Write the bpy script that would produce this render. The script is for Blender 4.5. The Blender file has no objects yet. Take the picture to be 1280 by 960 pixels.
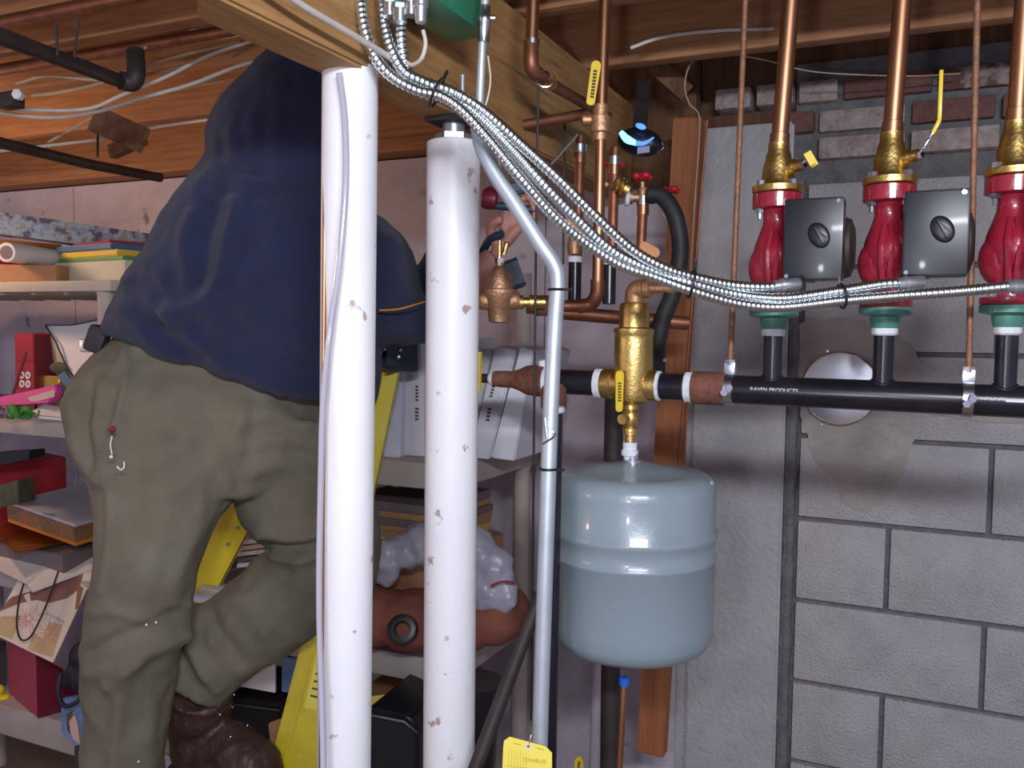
import bpy, bmesh, math, random
import numpy as np
from mathutils import Vector as V, Matrix, noise
random.seed(7)
C = bpy.context.scene.collection
PI = math.pi
sin, cos = math.sin, math.cos

# ------------------------------------------------------------------ camera frame
EYE = V((0, 0, 1.55)); FPX = 1100.0
YAW = math.radians(24.7); PIT = math.radians(3.38); ROLL = .012
_h = V((-sin(YAW), cos(YAW), 0)); _r = V((cos(YAW), sin(YAW), 0)); _z = V((0, 0, 1))
FW = (_h*cos(PIT) - _z*sin(PIT)).normalized()
_u = (_z*cos(PIT) + _h*sin(PIT)).normalized()
RT = (_r + _u*ROLL).normalized(); UP = RT.cross(FW).normalized()
def ray(x, y): return FW + RT*((x-640)/FPX) - UP*((y-480)/FPX)
def P(x, y, d): return EYE + ray(x, y)*d
KD = 1.0
def PK(x, y, d): return P(x, y, d*KD)      # push a group of small things back onto its shelf
def PY(x, y, Y): r = ray(x, y); return EYE + r*(Y/r.y)
def PX(x, y, X): r = ray(x, y); return EYE + r*(X/r.x)
def PZ(x, y, Z): r = ray(x, y); return EYE + r*((Z-EYE.z)/r.z)

# ------------------------------------------------------------------ materials
M = {}
def mat(name, col, col2=None, scale=20, rough=.6, metal=0, bump=0, bscale=None, detail=4, contrast=(.35,.65),
        coat=0, alpha=None, emit=None, stretch=None, spec=None, sheen=0, trans=0, spots=None):
    m = bpy.data.materials.new(name); m.use_nodes = True
    nt = m.node_tree; N = nt.nodes; L = nt.links
    b = N['Principled BSDF']
    b.inputs['Base Color'].default_value = (*col, 1)
    b.inputs['Roughness'].default_value = rough; b.inputs['Metallic'].default_value = metal
    if coat: b.inputs['Coat Weight'].default_value = coat; b.inputs['Coat Roughness'].default_value = .08
    if spec is not None: b.inputs['Specular IOR Level'].default_value = spec
    if sheen: b.inputs['Sheen Weight'].default_value = sheen; b.inputs['Sheen Roughness'].default_value = .6
    if trans: b.inputs['Transmission Weight'].default_value = trans
    if alpha is not None: b.inputs['Alpha'].default_value = alpha
    if emit: b.inputs['Emission Color'].default_value = (*emit[0], 1); b.inputs['Emission Strength'].default_value = emit[1]
    tc = N.new('ShaderNodeTexCoord'); mp = N.new('ShaderNodeMapping')
    L.new(tc.outputs['Object'], mp.inputs[0])
    if stretch: mp.inputs['Scale'].default_value = stretch
    out = None
    if col2:
        n = N.new('ShaderNodeTexNoise'); n.inputs['Scale'].default_value = scale; n.inputs['Detail'].default_value = detail
        n.inputs['Roughness'].default_value = .65
        L.new(mp.outputs[0], n.inputs['Vector'])
        r = N.new('ShaderNodeValToRGB'); r.color_ramp.elements[0].position = contrast[0]; r.color_ramp.elements[1].position = contrast[1]
        r.color_ramp.elements[0].color = (*col, 1); r.color_ramp.elements[1].color = (*col2, 1)
        L.new(n.outputs['Fac'], r.inputs[0]); out = r.outputs[0]
        if spots:   # (colour, scale, low, high): scattered stains
            n2 = N.new('ShaderNodeTexNoise'); n2.inputs['Scale'].default_value = spots[1]; n2.inputs['Detail'].default_value = 6
            L.new(mp.outputs[0], n2.inputs['Vector'])
            r2 = N.new('ShaderNodeValToRGB'); r2.color_ramp.elements[0].position = spots[2]; r2.color_ramp.elements[1].position = spots[3]
            L.new(n2.outputs['Fac'], r2.inputs[0])
            mx = N.new('ShaderNodeMix'); mx.data_type = 'RGBA'
            L.new(r2.outputs[0], mx.inputs[0]); L.new(out, mx.inputs[6]); mx.inputs[7].default_value = (*spots[0], 1)
            out = mx.outputs[2]
        L.new(out, b.inputs['Base Color'])
    if bump:
        n = N.new('ShaderNodeTexNoise'); n.inputs['Scale'].default_value = bscale or scale; n.inputs['Detail'].default_value = 6
        L.new(mp.outputs[0], n.inputs['Vector'])
        bp = N.new('ShaderNodeBump'); bp.inputs['Strength'].default_value = bump; bp.inputs['Distance'].default_value = .01
        L.new(n.outputs['Fac'], bp.inputs['Height']); L.new(bp.outputs[0], b.inputs['Normal'])
    M[name] = m; return m
mat('concrete', (.56,.51,.575), (.46,.42,.47), 6, .92, bump=.35, bscale=60, detail=8, spots=((.16,.14,.15), 14, .66, .74))
mat('concrete_grey', (.46,.45,.46), (.35,.35,.36), 5, .92, bump=.6, bscale=70, detail=8, spots=((.48,.47,.46), 9, .6, .72))
mat('block', (.50,.49,.50), (.40,.39,.40), 10, .95, bump=.8, bscale=160, detail=10)
mat('mortar', (.12,.12,.13), (.18,.18,.18), 30, .95, bump=.8, bscale=90)
mat('parging', (.42,.39,.36), (.30,.28,.26), 9, .95, bump=.9, bscale=35, detail=8)
mat('brick_white', (.42,.38,.36), (.30,.22,.20), 40, .95, bump=.8, bscale=90)
mat('brick_red', (.20,.085,.07), (.13,.07,.065), 40, .95, bump=.8, bscale=90)
mat('brick_dark', (.12,.06,.05), (.30,.24,.22), 26, .95, bump=.8, bscale=90, contrast=(.5,.62))
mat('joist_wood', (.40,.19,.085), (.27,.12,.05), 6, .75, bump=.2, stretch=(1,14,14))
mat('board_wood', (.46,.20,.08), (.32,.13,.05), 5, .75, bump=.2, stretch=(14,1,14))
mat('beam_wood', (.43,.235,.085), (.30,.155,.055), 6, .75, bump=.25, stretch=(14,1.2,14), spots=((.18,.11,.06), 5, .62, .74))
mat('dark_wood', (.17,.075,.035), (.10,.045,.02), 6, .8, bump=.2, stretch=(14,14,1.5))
mat('stud_wood', (.36,.125,.045), (.25,.085,.03), 5, .7, bump=.2, stretch=(14,14,1.2))
mat('floor', (.20,.13,.08), (.30,.20,.12), 6, .9, bump=.3)
mat('column_paint', (.88,.88,.90), (.83,.83,.87), 5, .42, bump=.08, bscale=50, spots=((.45,.33,.32), 30, .655, .70))
mat('copper', (.56,.29,.16), (.38,.18,.10), 12, .40, 1, stretch=(1,1,.25))
mat('copper_dull', (.34,.14,.08), (.22,.09,.055), 25, .5, .8)
mat('brass', (.72,.50,.17), (.62,.42,.14), 12, .36, 1, bump=.12, bscale=180)
mat('brass_rough', (.60,.36,.21), (.48,.27,.15), 30, .5, .85, bump=.2, bscale=160)
mat('rust', (.24,.095,.055), (.15,.06,.045), 35, .75, .25, bump=.5, bscale=120)
mat('rod_rust', (.36,.17,.09), (.24,.13,.09), 60, .6, .5, bump=.3, bscale=200)
mat('iron_black', (.009,.008,.013), (.016,.015,.022), 18, .26, 0, spec=.45)
mat('iron_dull', (.030,.024,.024), (.055,.04,.036), 18, .6, .2)
mat('teflon', (.78,.80,.84), (.62,.66,.70), 60, .7, bump=.4)
mat('pump_red', (.36,.018,.040), (.28,.012,.03), 30, .3, .0, coat=.5, bump=.15, bscale=90)
mat('pump_black', (.012,.014,.018), None, rough=.36, coat=.1)
mat('flange_green', (.09,.28,.21), (.07,.22,.165), 30, .42, .1, coat=.2)
mat('panel_green', (.02,.19,.10), None, rough=.4, coat=.2)
mat('steel', (.62,.66,.70), (.48,.52,.56), 20, .3, 1)
mat('galv', (.56,.61,.66), (.46,.51,.56), 14, .5, .6)
mat('armor', (.74,.80,.82), (.62,.68,.70), 40, .3, 1)
mat('chrome', (.85,.86,.88), None, rough=.1, metal=1)
mat('disc_metal', (.90,.93,.97), (.80,.84,.9), 14, .27, 1)
mat('nut_grey', (.50,.52,.55), None, rough=.35, metal=.8)
mat('tank_paint', (.25,.315,.35), (.235,.30,.335), 4, .3, 0, coat=.35, bump=.05, bscale=140)
mat('tank_rim', (.10,.10,.11), None, rough=.5)
mat('yellow_vinyl', (.78,.56,.02), None, rough=.4, coat=.2)
mat('orange_vinyl', (.60,.22,.02), None, rough=.45)
mat('red_handle', (.50,.01,.02), None, rough=.4)
mat('ladder_yellow', (.72,.58,.02), (.62,.49,.02), 20, .42, coat=.2, bump=.1, bscale=200)
mat('tag_yellow', (.86,.74,.12), (.82,.68,.10), 8, .8)
mat('ink', (.10,.07,.05), None, rough=.9)
mat('ink_faint', (.45,.33,.05), None, rough=.9)
mat('white_print', (.75,.76,.80), None, rough=.6)
mat('black_plastic', (.010,.010,.013), None, rough=.35)
mat('rubber', (.012,.012,.014), (.02,.02,.022), 40, .6)
mat('cable_white', (.62,.58,.52), (.52,.48,.43), 20, .5)
mat('cable_tan', (.48,.36,.24), (.40,.28,.18), 20, .55)
mat('vinyl_clear', (.62,.60,.70), None, rough=.12, coat=.6, trans=.35)
mat('hoodie', (.011,.016,.062), (.008,.012,.043), 22, .95, bump=.45, bscale=420, sheen=.12)
mat('trousers', (.168,.148,.104), (.135,.120,.085), 9, .95, bump=.4, bscale=350, spots=((.19,.18,.14), 7, .55, .75))
mat('stitch', (.22,.20,.15), None, rough=.9)
mat('skin', (.50,.24,.19), (.42,.18,.14), 40, .5, bump=.15, bscale=200)
mat('leather', (.035,.017,.015), (.070,.035,.028), 18, .5, bump=.5, bscale=60)
mat('sole', (.02,.018,.018), None, rough=.8)
mat('hair', (.03,.02,.015), (.06,.04,.03), 90, .7, bump=.6)
mat('resin', (.46,.41,.36), (.42,.37,.325), 12, .6, bump=.1, bscale=150)
mat('white_card', (.66,.66,.71), (.60,.60,.66), 5, .55)
mat('glossy_card', (.72,.74,.84), (.62,.65,.78), 15, .12, coat=.8)
mat('cream_card', (.56,.55,.44), (.50,.49,.40), 8, .75)
mat('paper', (.74,.71,.70), (.66,.63,.62), 10, .8)
mat('mauve_card', (.17,.13,.14), (.14,.11,.12), 10, .6)
mat('lid_silver', (.52,.53,.60), (.47,.48,.55), 6, .35)
mat('card_red', (.36,.02,.03), (.28,.015,.025), 8, .5)
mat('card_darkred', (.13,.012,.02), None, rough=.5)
mat('pink', (.62,.04,.30), (.5,.06,.26), 20, .4)
mat('peach', (.72,.48,.38), None, rough=.6)
mat('green_plush', (.05,.23,.03), (.10,.34,.05), 60, .9, bump=.8, bscale=120)
mat('folder_blue', (.05,.13,.26), None, rough=.5)
mat('folder_yellow', (.62,.45,.06), None, rough=.5)
mat('folder_green', (.08,.27,.09), None, rough=.5)
mat('folder_red', (.25,.02,.06), None, rough=.5)
mat('gold_foil', (.70,.38,.06), (.55,.26,.04), 12, .22, .9, bump=.3, bscale=25)
mat('kraft', (.42,.23,.11), (.34,.17,.08), 12, .7)
mat('brown_cloth', (.26,.085,.055), (.20,.065,.045), 12, .85, bump=.4)
mat('tape_black', (.010,.010,.012), None, rough=.4)
mat('olive', (.10,.10,.06), (.06,.06,.04), 20, .8)
mat('bag_plastic', (.50,.50,.58), (.40,.40,.50), 10, .3, alpha=.82, bump=.6, bscale=25)
mat('bag_black', (.02,.018,.022), None, rough=.6)
mat('card_blue', (.12,.19,.40), (.2,.3,.5), 20, .5)
mat('glow_cyan', (.02,.3,.4), None, rough=.3, emit=((.12,.75,1), 5))
mat('glow_blue', (.02,.1,.4), None, rough=.3, emit=((.08,.2,1), 2.0))
mat('screen_grey', (.25,.27,.38), None, rough=.4)
mat('blue_cap', (.01,.12,.6), None, rough=.4)
mat('navy_tool', (.02,.04,.07), None, rough=.5)
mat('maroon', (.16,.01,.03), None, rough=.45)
mat('art_paper', (.70,.60,.50), (.66,.56,.44), 12, .7)
mat('art_brown', (.22,.09,.07), (.28,.13,.09), 30, .8)
mat('art_pink', (.60,.22,.22), None, rough=.8)
mat('art_ochre', (.55,.42,.20), (.50,.30,.18), 20, .8)
mat('art_blue', (.30,.38,.45), None, rough=.8)
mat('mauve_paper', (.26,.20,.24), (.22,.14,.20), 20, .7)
def band_mat(name, cols, scale, axis='Z', rough=.6, voronoi=False):
    m = bpy.data.materials.new(name); m.use_nodes = True; nt = m.node_tree; N = nt.nodes; L = nt.links
    b = N['Principled BSDF']; b.inputs['Roughness'].default_value = rough
    tc = N.new('ShaderNodeTexCoord')
    if voronoi:
        w = N.new('ShaderNodeTexNoise'); w.inputs['Scale'].default_value = scale; w.inputs['Detail'].default_value = 3; o = w.outputs['Fac']
    else:
        w = N.new('ShaderNodeTexWave'); w.bands_direction = axis; w.inputs['Scale'].default_value = scale; w.inputs['Distortion'].default_value = .4; o = w.outputs['Fac']
    L.new(tc.outputs['Object'], w.inputs['Vector'])
    r = N.new('ShaderNodeValToRGB'); r.color_ramp.interpolation = 'CONSTANT'
    e = r.color_ramp.elements
    while len(e) < len(cols): e.new(.5)
    lo, hi = (.3,.7) if voronoi else (0,1)
    for i, c in enumerate(cols): e[i].position = lo+(hi-lo)*i/len(cols); e[i].color = (*c, 1)
    L.new(o, r.inputs[0]); L.new(r.outputs[0], b.inputs['Base Color']); M[name] = m
band_mat('floral', [(.08,.05,.10),(.22,.26,.33),(.32,.38,.44),(.28,.26,.24),(.09,.08,.11)], 26, rough=.45, voronoi=True)
band_mat('pink_stripes', [(.42,.02,.06),(.50,.05,.10),(.22,.04,.18),(.48,.10,.08)], 22, 'X')
band_mat('plaid', [(.30,.07,.03),(.14,.16,.07),(.38,.11,.04),(.10,.13,.07)], 70, voronoi=True)
band_mat('paper_edges', [(.42,.24,.10),(.18,.09,.05),(.50,.30,.14),(.30,.20,.16),(.10,.08,.10)], 30, 'Z')

# ------------------------------------------------------------------ mesh helpers
def B(): return bmesh.new()
def frame(d):
    d = V(d).normalized(); a = V((0,0,1)) if abs(d.z) < .9 else V((1,0,0))
    u = d.cross(a).normalized(); return u, u.cross(d).normalized()
def loft(bm, rings, cap=True):
    rs = [[bm.verts.new(p) for p in r] for r in rings]; n = len(rs[0])
    for a, b in zip(rs, rs[1:]):
        for i in range(n): bm.faces.new((a[i], a[(i+1)%n], b[(i+1)%n], b[i]))
    if cap: bm.faces.new(rs[0][::-1]); bm.faces.new(rs[-1])
    return rs
def smooth_pts(pts, n=8):
    pts = [V(p) for p in pts]
    if len(pts) < 3: return pts
    q = [pts[0]*2-pts[1]] + pts + [pts[-1]*2-pts[-2]]; out = []
    for i in range(1, len(q)-2):
        a, b, c, d = q[i-1:i+3]
        for k in range(n):
            t = k/n; out.append(.5*((2*b)+(c-a)*t+(2*a-5*b+4*c-d)*t*t+(3*b-a-3*c+d)*t**3))
    out.append(pts[-1]); return out
def tube(bm, pts, r, seg=14, cap=True):
    pts = [V(p) for p in pts]; n = len(pts)
    if not isinstance(r, (list, tuple)): r = [r]*n
    ts = [(pts[min(i+1,n-1)]-pts[max(i-1,0)]).normalized() for i in range(n)]
    u, _ = frame(ts[0]); rings = []
    for i in range(n):
        u = (u - ts[i]*u.dot(ts[i])).normalized(); w = ts[i].cross(u)
        rings.append([pts[i] + (u*cos(2*PI*k/seg) + w*sin(2*PI*k/seg))*r[i] for k in range(seg)])
    loft(bm, rings, cap); return bm
def tubes(*a, **k): return tube(B(), *a, **k)
def lathe(bm, o, ax, prof, seg=28):      # prof: (distance along axis, radius)
    o = V(o); ax = V(ax).normalized(); u, w = frame(ax)
    loft(bm, [[o + ax*h + (u*cos(2*PI*k/seg)+w*sin(2*PI*k/seg))*max(r,.0003) for k in range(seg)] for h, r in prof]); return bm
def lever_shape(bm, a, b, w, t, side):
    a, b = V(a), V(b); d = (b-a).normalized(); s = V(side); s = (s-d*s.dot(d)).normalized(); n = d.cross(s); r = w/2; pts = []
    for k in range(9): q = PI*k/8; pts.append(b-d*r+s*(r*cos(q))+d*(r*sin(q)))
    for k in range(5): q = PI+PI*k/4; pts.append(a+d*r*.5+s*(r*.85*cos(q))+d*(r*.5*sin(q)))
    prism(bm, [p-n*(t/2) for p in pts], n*t); return bevel_all(bm, t*.22)
def hexn(bm, o, ax, h, r): return lathe(bm, o, ax, [(0,r),(h,r)], 6)
def box(bm, c, s, R=None, bev=0):
    g = bmesh.ops.create_cube(bm, size=1)['verts']
    for v in g:
        v.co = V((v.co.x*s[0], v.co.y*s[1], v.co.z*s[2]))
        if R: v.co = R @ v.co
        v.co += V(c)
    if bev: bmesh.ops.bevel(bm, geom=list({e for v in g for e in v.link_edges}), offset=bev, segments=2, affect='EDGES', profile=.6)
    return bm
def RZ(a): return Matrix.Rotation(a, 3, 'Z')
def bar(bm, a, b, w, t, side=None, bev=0):    # rectangular bar between two points; side = width direction
    a, b = V(a), V(b); d = (b-a); L = d.length; d.normalize()
    s = V(side) if side else frame(d)[0]; s = (s-d*s.dot(d)).normalized(); n = d.cross(s)
    return box(bm, (a+b)/2, (w, t, L), Matrix((s, n, d)).transposed(), bev)
def prism(bm, pts, off):                       # polygon extruded along off
    off = V(off); a = [bm.verts.new(V(p)) for p in pts]; b = [bm.verts.new(V(p)+off) for p in pts]; n = len(a)
    bm.faces.new(a); bm.faces.new(b[::-1])
    for i in range(n): bm.faces.new((a[i], b[i], b[(i+1)%n], a[(i+1)%n]))
    return bm
def ell(bm, c, r, R=None, seg=20):
    g = bmesh.ops.create_uvsphere(bm, u_segments=seg, v_segments=seg//2+2, radius=1)['verts']
    for v in g:
        v.co = V((v.co.x*r[0], v.co.y*r[1], v.co.z*r[2]))
        if R: v.co = R @ v.co
        v.co += V(c)
    return bm
def bevel_all(bm, w, seg=2):
    bmesh.ops.bevel(bm, geom=bm.edges[:], offset=w, segments=seg, affect='EDGES', clamp_overlap=True); return bm
def obj(name, bm, m, parent=None, smooth=True, angle=40):
    bmesh.ops.recalc_face_normals(bm, faces=bm.faces[:])
    me = bpy.data.meshes.new(name)
    if parent: o0 = wloc(parent)
    else:
        xs = [v.co for v in bm.verts]
        o0 = V(((min(v.x for v in xs)+max(v.x for v in xs))/2, (min(v.y for v in xs)+max(v.y for v in xs))/2, min(v.z for v in xs)))
    for v in bm.verts: v.co -= o0
    bm.to_mesh(me); bm.free()
    o = bpy.data.objects.new(name, me); C.objects.link(o)
    for mm in (m if isinstance(m, (list, tuple)) else [m]): me.materials.append(M[mm])
    if smooth:
        me.polygons.foreach_set('use_smooth', [True]*len(me.polygons))
        try: me.set_sharp_from_angle(angle=math.radians(angle))
        except Exception: pass
    if parent: o.parent = parent
    else: o.location = o0
    return o
def wloc(o):
    l = V(o.location)
    while o.parent: o = o.parent; l += V(o.location)
    return l
def tag(o, label, cat, group=None, kind=None):
    o['label'] = label; o['category'] = cat
    if group: o['group'] = group
    if kind: o['kind'] = kind
    return o
def lab(o, t): o['label'] = t; return o
def thing(name, label, cat, loc, group=None):
    o = bpy.data.objects.new(name, None); C.objects.link(o); o.location = V(loc); o.empty_display_size = .05
    return tag(o, label, cat, group)
def struct(name, bm, m, **k):
    o = obj(name, bm, m, **k); o['kind'] = 'structure'; return o
def dup(root, off, label):
    r = root.copy(); C.objects.link(r); r.location = V(root.location)+V(off); r['label'] = label
    for ch in list(root.children):
        c = ch.copy(); C.objects.link(c); c.parent = r
        for g in list(ch.children):
            d = g.copy(); C.objects.link(d); d.parent = c
    return r
def text_bm(s, size, o, xdir, ydir, ext=.0003):
    cu = bpy.data.curves.new('t', 'FONT'); cu.body = s; cu.size = size; cu.extrude = ext; cu.align_x = 'CENTER'; cu.align_y = 'CENTER'
    ob = bpy.data.objects.new('t', cu); C.objects.link(ob)
    dg = bpy.context.evaluated_depsgraph_get(); me = bpy.data.meshes.new_from_object(ob.evaluated_get(dg))
    bm = B(); bm.from_mesh(me); x = V(xdir).normalized(); y = V(ydir); y = (y-x*y.dot(x)).normalized(); n = x.cross(y)
    for v in bm.verts: v.co = V(o) + x*v.co.x + y*v.co.y + n*v.co.z
    bpy.data.objects.remove(ob); bpy.data.curves.remove(cu); return bm
def remesh(bm, vox, smooth=6, name='x'):
    bmesh.ops.recalc_face_normals(bm, faces=bm.faces[:])
    me = bpy.data.meshes.new(name); bm.to_mesh(me); bm.free(); ob = bpy.data.objects.new(name, me); C.objects.link(ob)
    r = ob.modifiers.new('r', 'REMESH'); r.mode = 'VOXEL'; r.voxel_size = vox
    s = ob.modifiers.new('s', 'SMOOTH'); s.iterations = smooth; s.factor = .5
    dg = bpy.context.evaluated_depsgraph_get(); m2 = bpy.data.meshes.new_from_object(ob.evaluated_get(dg))
    bpy.data.objects.remove(ob); out = B(); out.from_mesh(m2); bpy.data.meshes.remove(m2); return out
def folds(bm, lines, amp, sc, seed=0):    # lines: (points, height, width)
    vs = bm.verts[:]; bm.normal_update()
    co = np.array([v.co[:] for v in vs]); no = np.array([v.normal[:] for v in vs]); d = np.zeros(len(vs))
    rel = co-np.array(EYE[:]); dep = rel@np.array(FW[:]); q2 = np.stack((rel@np.array(RT[:])/dep, -(rel@np.array(UP[:]))/dep), 1)
    face = np.clip(-(no*rel).sum(1)/np.linalg.norm(rel, axis=1)*3, 0, 1)
    for pts, h, w in lines:        # creases along a line on the near side of the garment
        pts = smooth_pts(pts, 4); best = np.full(len(vs), 9.)
        pp = [np.array([(p-EYE).dot(RT), -(p-EYE).dot(UP)])/(p-EYE).dot(FW) for p in pts]
        for a, b in zip(pp, pp[1:]):
            ab = b-a; t = np.clip(((q2-a)@ab)/max(ab@ab, 1e-12), 0, 1); best = np.minimum(best, np.linalg.norm(q2-(a+t[:,None]*ab), axis=1))
        d += 1.35*h*np.exp(-(best/(w*.85))**2)*face
    for i, v in enumerate(vs):
        q = V((v.co.x*sc[0]+seed, v.co.y*sc[1], v.co.z*sc[2]))
        k = noise.noise(q); d[i] += amp*(1-abs(k)*2.4)*.6 + amp*.5*noise.noise(q*2.7)
    co += no*d[:,None]
    for i, v in enumerate(vs): v.co = co[i]
    return bm

# ================================================================== the setting
ZF = 0.0; YW = 2.23; ZT = 2.05
def wx(px, Y=YW): return PY(px, 480, Y).x
bm = B(); x = -5.2
while x < wx(868):                                  # formed concrete panels with open seams
    x2 = min(x+.61, wx(868)); box(bm, ((x+x2)/2, YW+.1, ZT/2), (x2-x-.004, .2, ZT)); x += .61
box(bm, ((-5.2+wx(868))/2, YW+.13, ZT/2), (wx(868)+5.2, .2, ZT))
for i in range(60):                                 # form tie holes
    q = (random.uniform(-4.5,-.8), YW, random.uniform(.3, 2.0))
    lathe(bm, (q[0], YW+.004, q[2]), (0,-1,0), [(0,.010),(.0055,.008)], 8)
struct('wall_back', bm, 'concrete')
xa, xb = wx(868), wx(984)
bm = B(); box(bm, ((xa+xb)/2, YW+.08, 1.03), (xb-xa, .2, 2.06)); bevel_all(bm, .006)
box(bm, (xa-.012, YW+.09, 1.0), (.03, .19, 2.0))
struct('wall_pier', bm, 'concrete_grey')
# concrete block wall
bm = B(); z0s = [.90-.203*3+.003+i*.203 for i in range(8)]
zb = [1.55-.852-.203*k for k in range(3,0,-1)] + [1.55-.852+.203*k for k in range(0,7)]
XB0 = wx(1000)
for k, z in enumerate(zb[:-1]):
    off = -.047 if (k % 2 == 0) else .16
    xs = sorted([off + .406*j for j in range(-3, 9)])
    xs = [q for q in xs if q > XB0+.03]; ed = [XB0] + xs
    for a, b in zip(ed, ed[1:]):
        hz = .203 if z+.203 < 1.95 else .193
        box(bm, ((a+b)/2, YW+.10, z+hz/2), (b-a-.011, .2, hz-.011), bev=.0035)
struct('wall_blocks', bm, 'block')
bm = B(); box(bm, ((xb+3.0)/2, YW+.115, 1.1), (3.0-xb, .2, 2.2)); 
struct('trim_mortar', bm, 'mortar')
# old brick courses on top of the block wall
bm = B(); rb = random.Random(4)
mi = []
for row, (z, h) in enumerate(((1.962,.058),(2.03,.058),(2.10,.058))):
    x = XB0+.02 - (.1 if row == 1 else 0) if row < 2 else xa+.03
    while x < 1.9:
        w = rb.choice((.19,.2,.18,.1)); n0 = len(bm.faces)
        box(bm, (x+w/2, YW+.09+rb.uniform(-.008,.008), z+h/2+rb.uniform(-.003,.003)), (w-.013, .2, h-.008), RZ(rb.uniform(-.02,.02)), bev=.006)
        bm.faces.ensure_lookup_table(); c = rb.choice((0,0,1,1,2,2)) if x < .12 else rb.choice((1,2,2,1,0))
        if row == 2 and x < XB0: c = 0
        for f in bm.faces[n0:]: f.material_index = c
        x += w
struct('trim_brick', bm, ['brick_white','brick_red','brick_dark'])
# parging smeared round the round cover
bm = B(); c0 = PY(1052, 520, YW); pts = []
outline = [(998,405),(1030,400),(1075,402),(1120,420),(1150,450),(1158,500),(1150,540),(1135,575),(1118,610),(1085,640),(1052,628),(1035,590),(1012,560),(1000,520),(994,470)]
outline = [outline[i] if j == 0 else ((outline[i][0]+outline[(i+1)%len(outline)][0])/2+rb.uniform(-5,5), (outline[i][1]+outline[(i+1)%len(outline)][1])/2+rb.uniform(-5,5)) for i in range(len(outline)) for j in (0,1)]
prism(bm, [PY(a, b, YW-.003) for a, b in outline], (0,.02,0)); 
prism(bm, [PY(a, b, YW-.003) for a, b in ((1163,480),(1200,484),(1290,503),(1290,530),(1230,528),(1180,520),(1163,521))], (0,.02,0))
struct('trim_parging', bm, 'parging', smooth=False)
# vertical mortar seam, lumpy
bm = B(); u = [V((wx(991)+.006*noise.noise(V((0,0,z*9))), YW+.005, z)) for z in np.arange(0,1.95,.03)]
tube(bm, u, [.016+.006*noise.noise(V((3,0,z*22))) for z in np.arange(0,1.95,.03)], 8)
struct('trim_seam', bm, 'mortar')
bm = B(); box(bm, (-1.2, .6, -.05), (9, 6, .1)); struct('floor', bm, 'floor')
# ceiling: planks on joists, sill plate
bm = B()
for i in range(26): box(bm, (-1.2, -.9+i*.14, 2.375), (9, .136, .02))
struct('ceiling', bm, 'dark_wood', smooth=False)  # dark plank colour puts shade into the gaps between the joists
for i, Y in enumerate((1.86, 1.50, 1.29, 1.14, .80, .40, .0)):
    bm = box(B(), (-1.2, Y, 2.243), (9, .04, .235), bev=.004); struct('trim_joist', bm, 'joist_wood')
bm = box(B(), (-3.1, 2.23, 2.075), (4.75, .16, .04), bev=.003); box(bm, (-3.1, 2.20, 2.23), (4.75, .04, .27)); struct('trim_sill', bm, 'joist_wood')
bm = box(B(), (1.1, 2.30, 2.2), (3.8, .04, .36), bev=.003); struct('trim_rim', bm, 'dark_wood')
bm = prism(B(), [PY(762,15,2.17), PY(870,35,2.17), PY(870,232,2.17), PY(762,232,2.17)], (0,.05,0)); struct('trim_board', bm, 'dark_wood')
# beam with its skew-cut near end
ZB0, ZB1 = 1.893, 2.125; XR, XL = -.672, -.742
yn = PX(246, 10, XR).y
bm = prism(B(), [V((XR, yn, ZB0)), V((XR, 2.17, ZB0)), V((XL, 2.17, ZB0)), V((XL, yn*XL/XR, ZB0))], (0,0,ZB1-ZB0)); bevel_all(bm, .004)
beam = struct('trim_beam', bm, 'beam_wood')
# diagonal bridging between joists
bm = bar(B(), P(118,148,2.0), P(180,176,2.0), .06, .022, (0,0,1)); bar(bm, P(180,172,2.0), P(140,190,2.05), .03, .02, (0,0,1))
struct('trim_bridging', bm, 'dark_wood')
bm = bar(B(), P(818,82,2.0), P(858,118,2.0), .04, .02, (0,0,1)); struct('trim_bridging', bm, 'dark_wood')
# concrete round cover
c = PY(1050,486,YW-.006)
t = thing('duct_cover', 'round shiny metal cover on the block wall behind the black header', 'cover', c)
bm = lathe(B(), c, (0,-1,0), [(0,.086),(.004,.086),(.005,.083),(.0055,0)], 48); obj('cover_plate', bm, 'disc_metal', t)
bm = tubes([c+V((.0865*cos(a),-.003,.0865*sin(a))) for a in np.linspace(0,2*PI,49)], .0026, 8); obj('rim', bm, 'chrome', t)
for a in (.9, 3.3): obj('screw', lathe(B(), c+V((.094*cos(a+1),-.001,.094*sin(a+1))), (0,-1,0), [(0,.004),(.004,.003)], 10), 'chrome', t)

# ================================================================== columns
def column(px0, y0, px1, Y, r, label, grp):
    a = PY(px0, y0, Y); b = PY(px1, 960, Y); dd = (b-a)/(b.z-a.z)
    bot = a + dd*(ZF-a.z)
    t = thing('support_column', label, 'column', bot, grp)
    ax = (a-bot).normalized(); L = (a-bot).length
    obj('shaft', lathe(B(), bot, ax, [(.008,r),(L-.002,r),(L,r-.002)], 48), 'column_paint', t)
    bm = box(B(), bot+V((0,0,.004)), (.15,.15,.008), bev=.001); obj('base_plate', bm, 'nut_grey', t)
    return t, a, ax
Y1 = 1.005; Y2 = 1.275
t, a, ax = column(438, 84, 430, Y1, .0375, 'left white painted steel column carrying the near end of the beam', 'white support columns')
t, a, ax = column(567, 178, 561, Y2, .0435, 'right white painted steel column with a threaded steel jack on top', 'white support columns')
bm = lathe(B(), a, (0,0,1), [(-.002,.018),(ZB0-a.z-.006,.018)], 20); lathe(bm, a, (0,0,1), [(0,.03),(.012,.03)], 6)
obj('jack_screw', bm, 'nut_grey', t)
bm = box(B(), (a.x, a.y, ZB0-.004), (.065,.075,.008)); obj('top_plate', bm, 'iron_dull', t)
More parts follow.
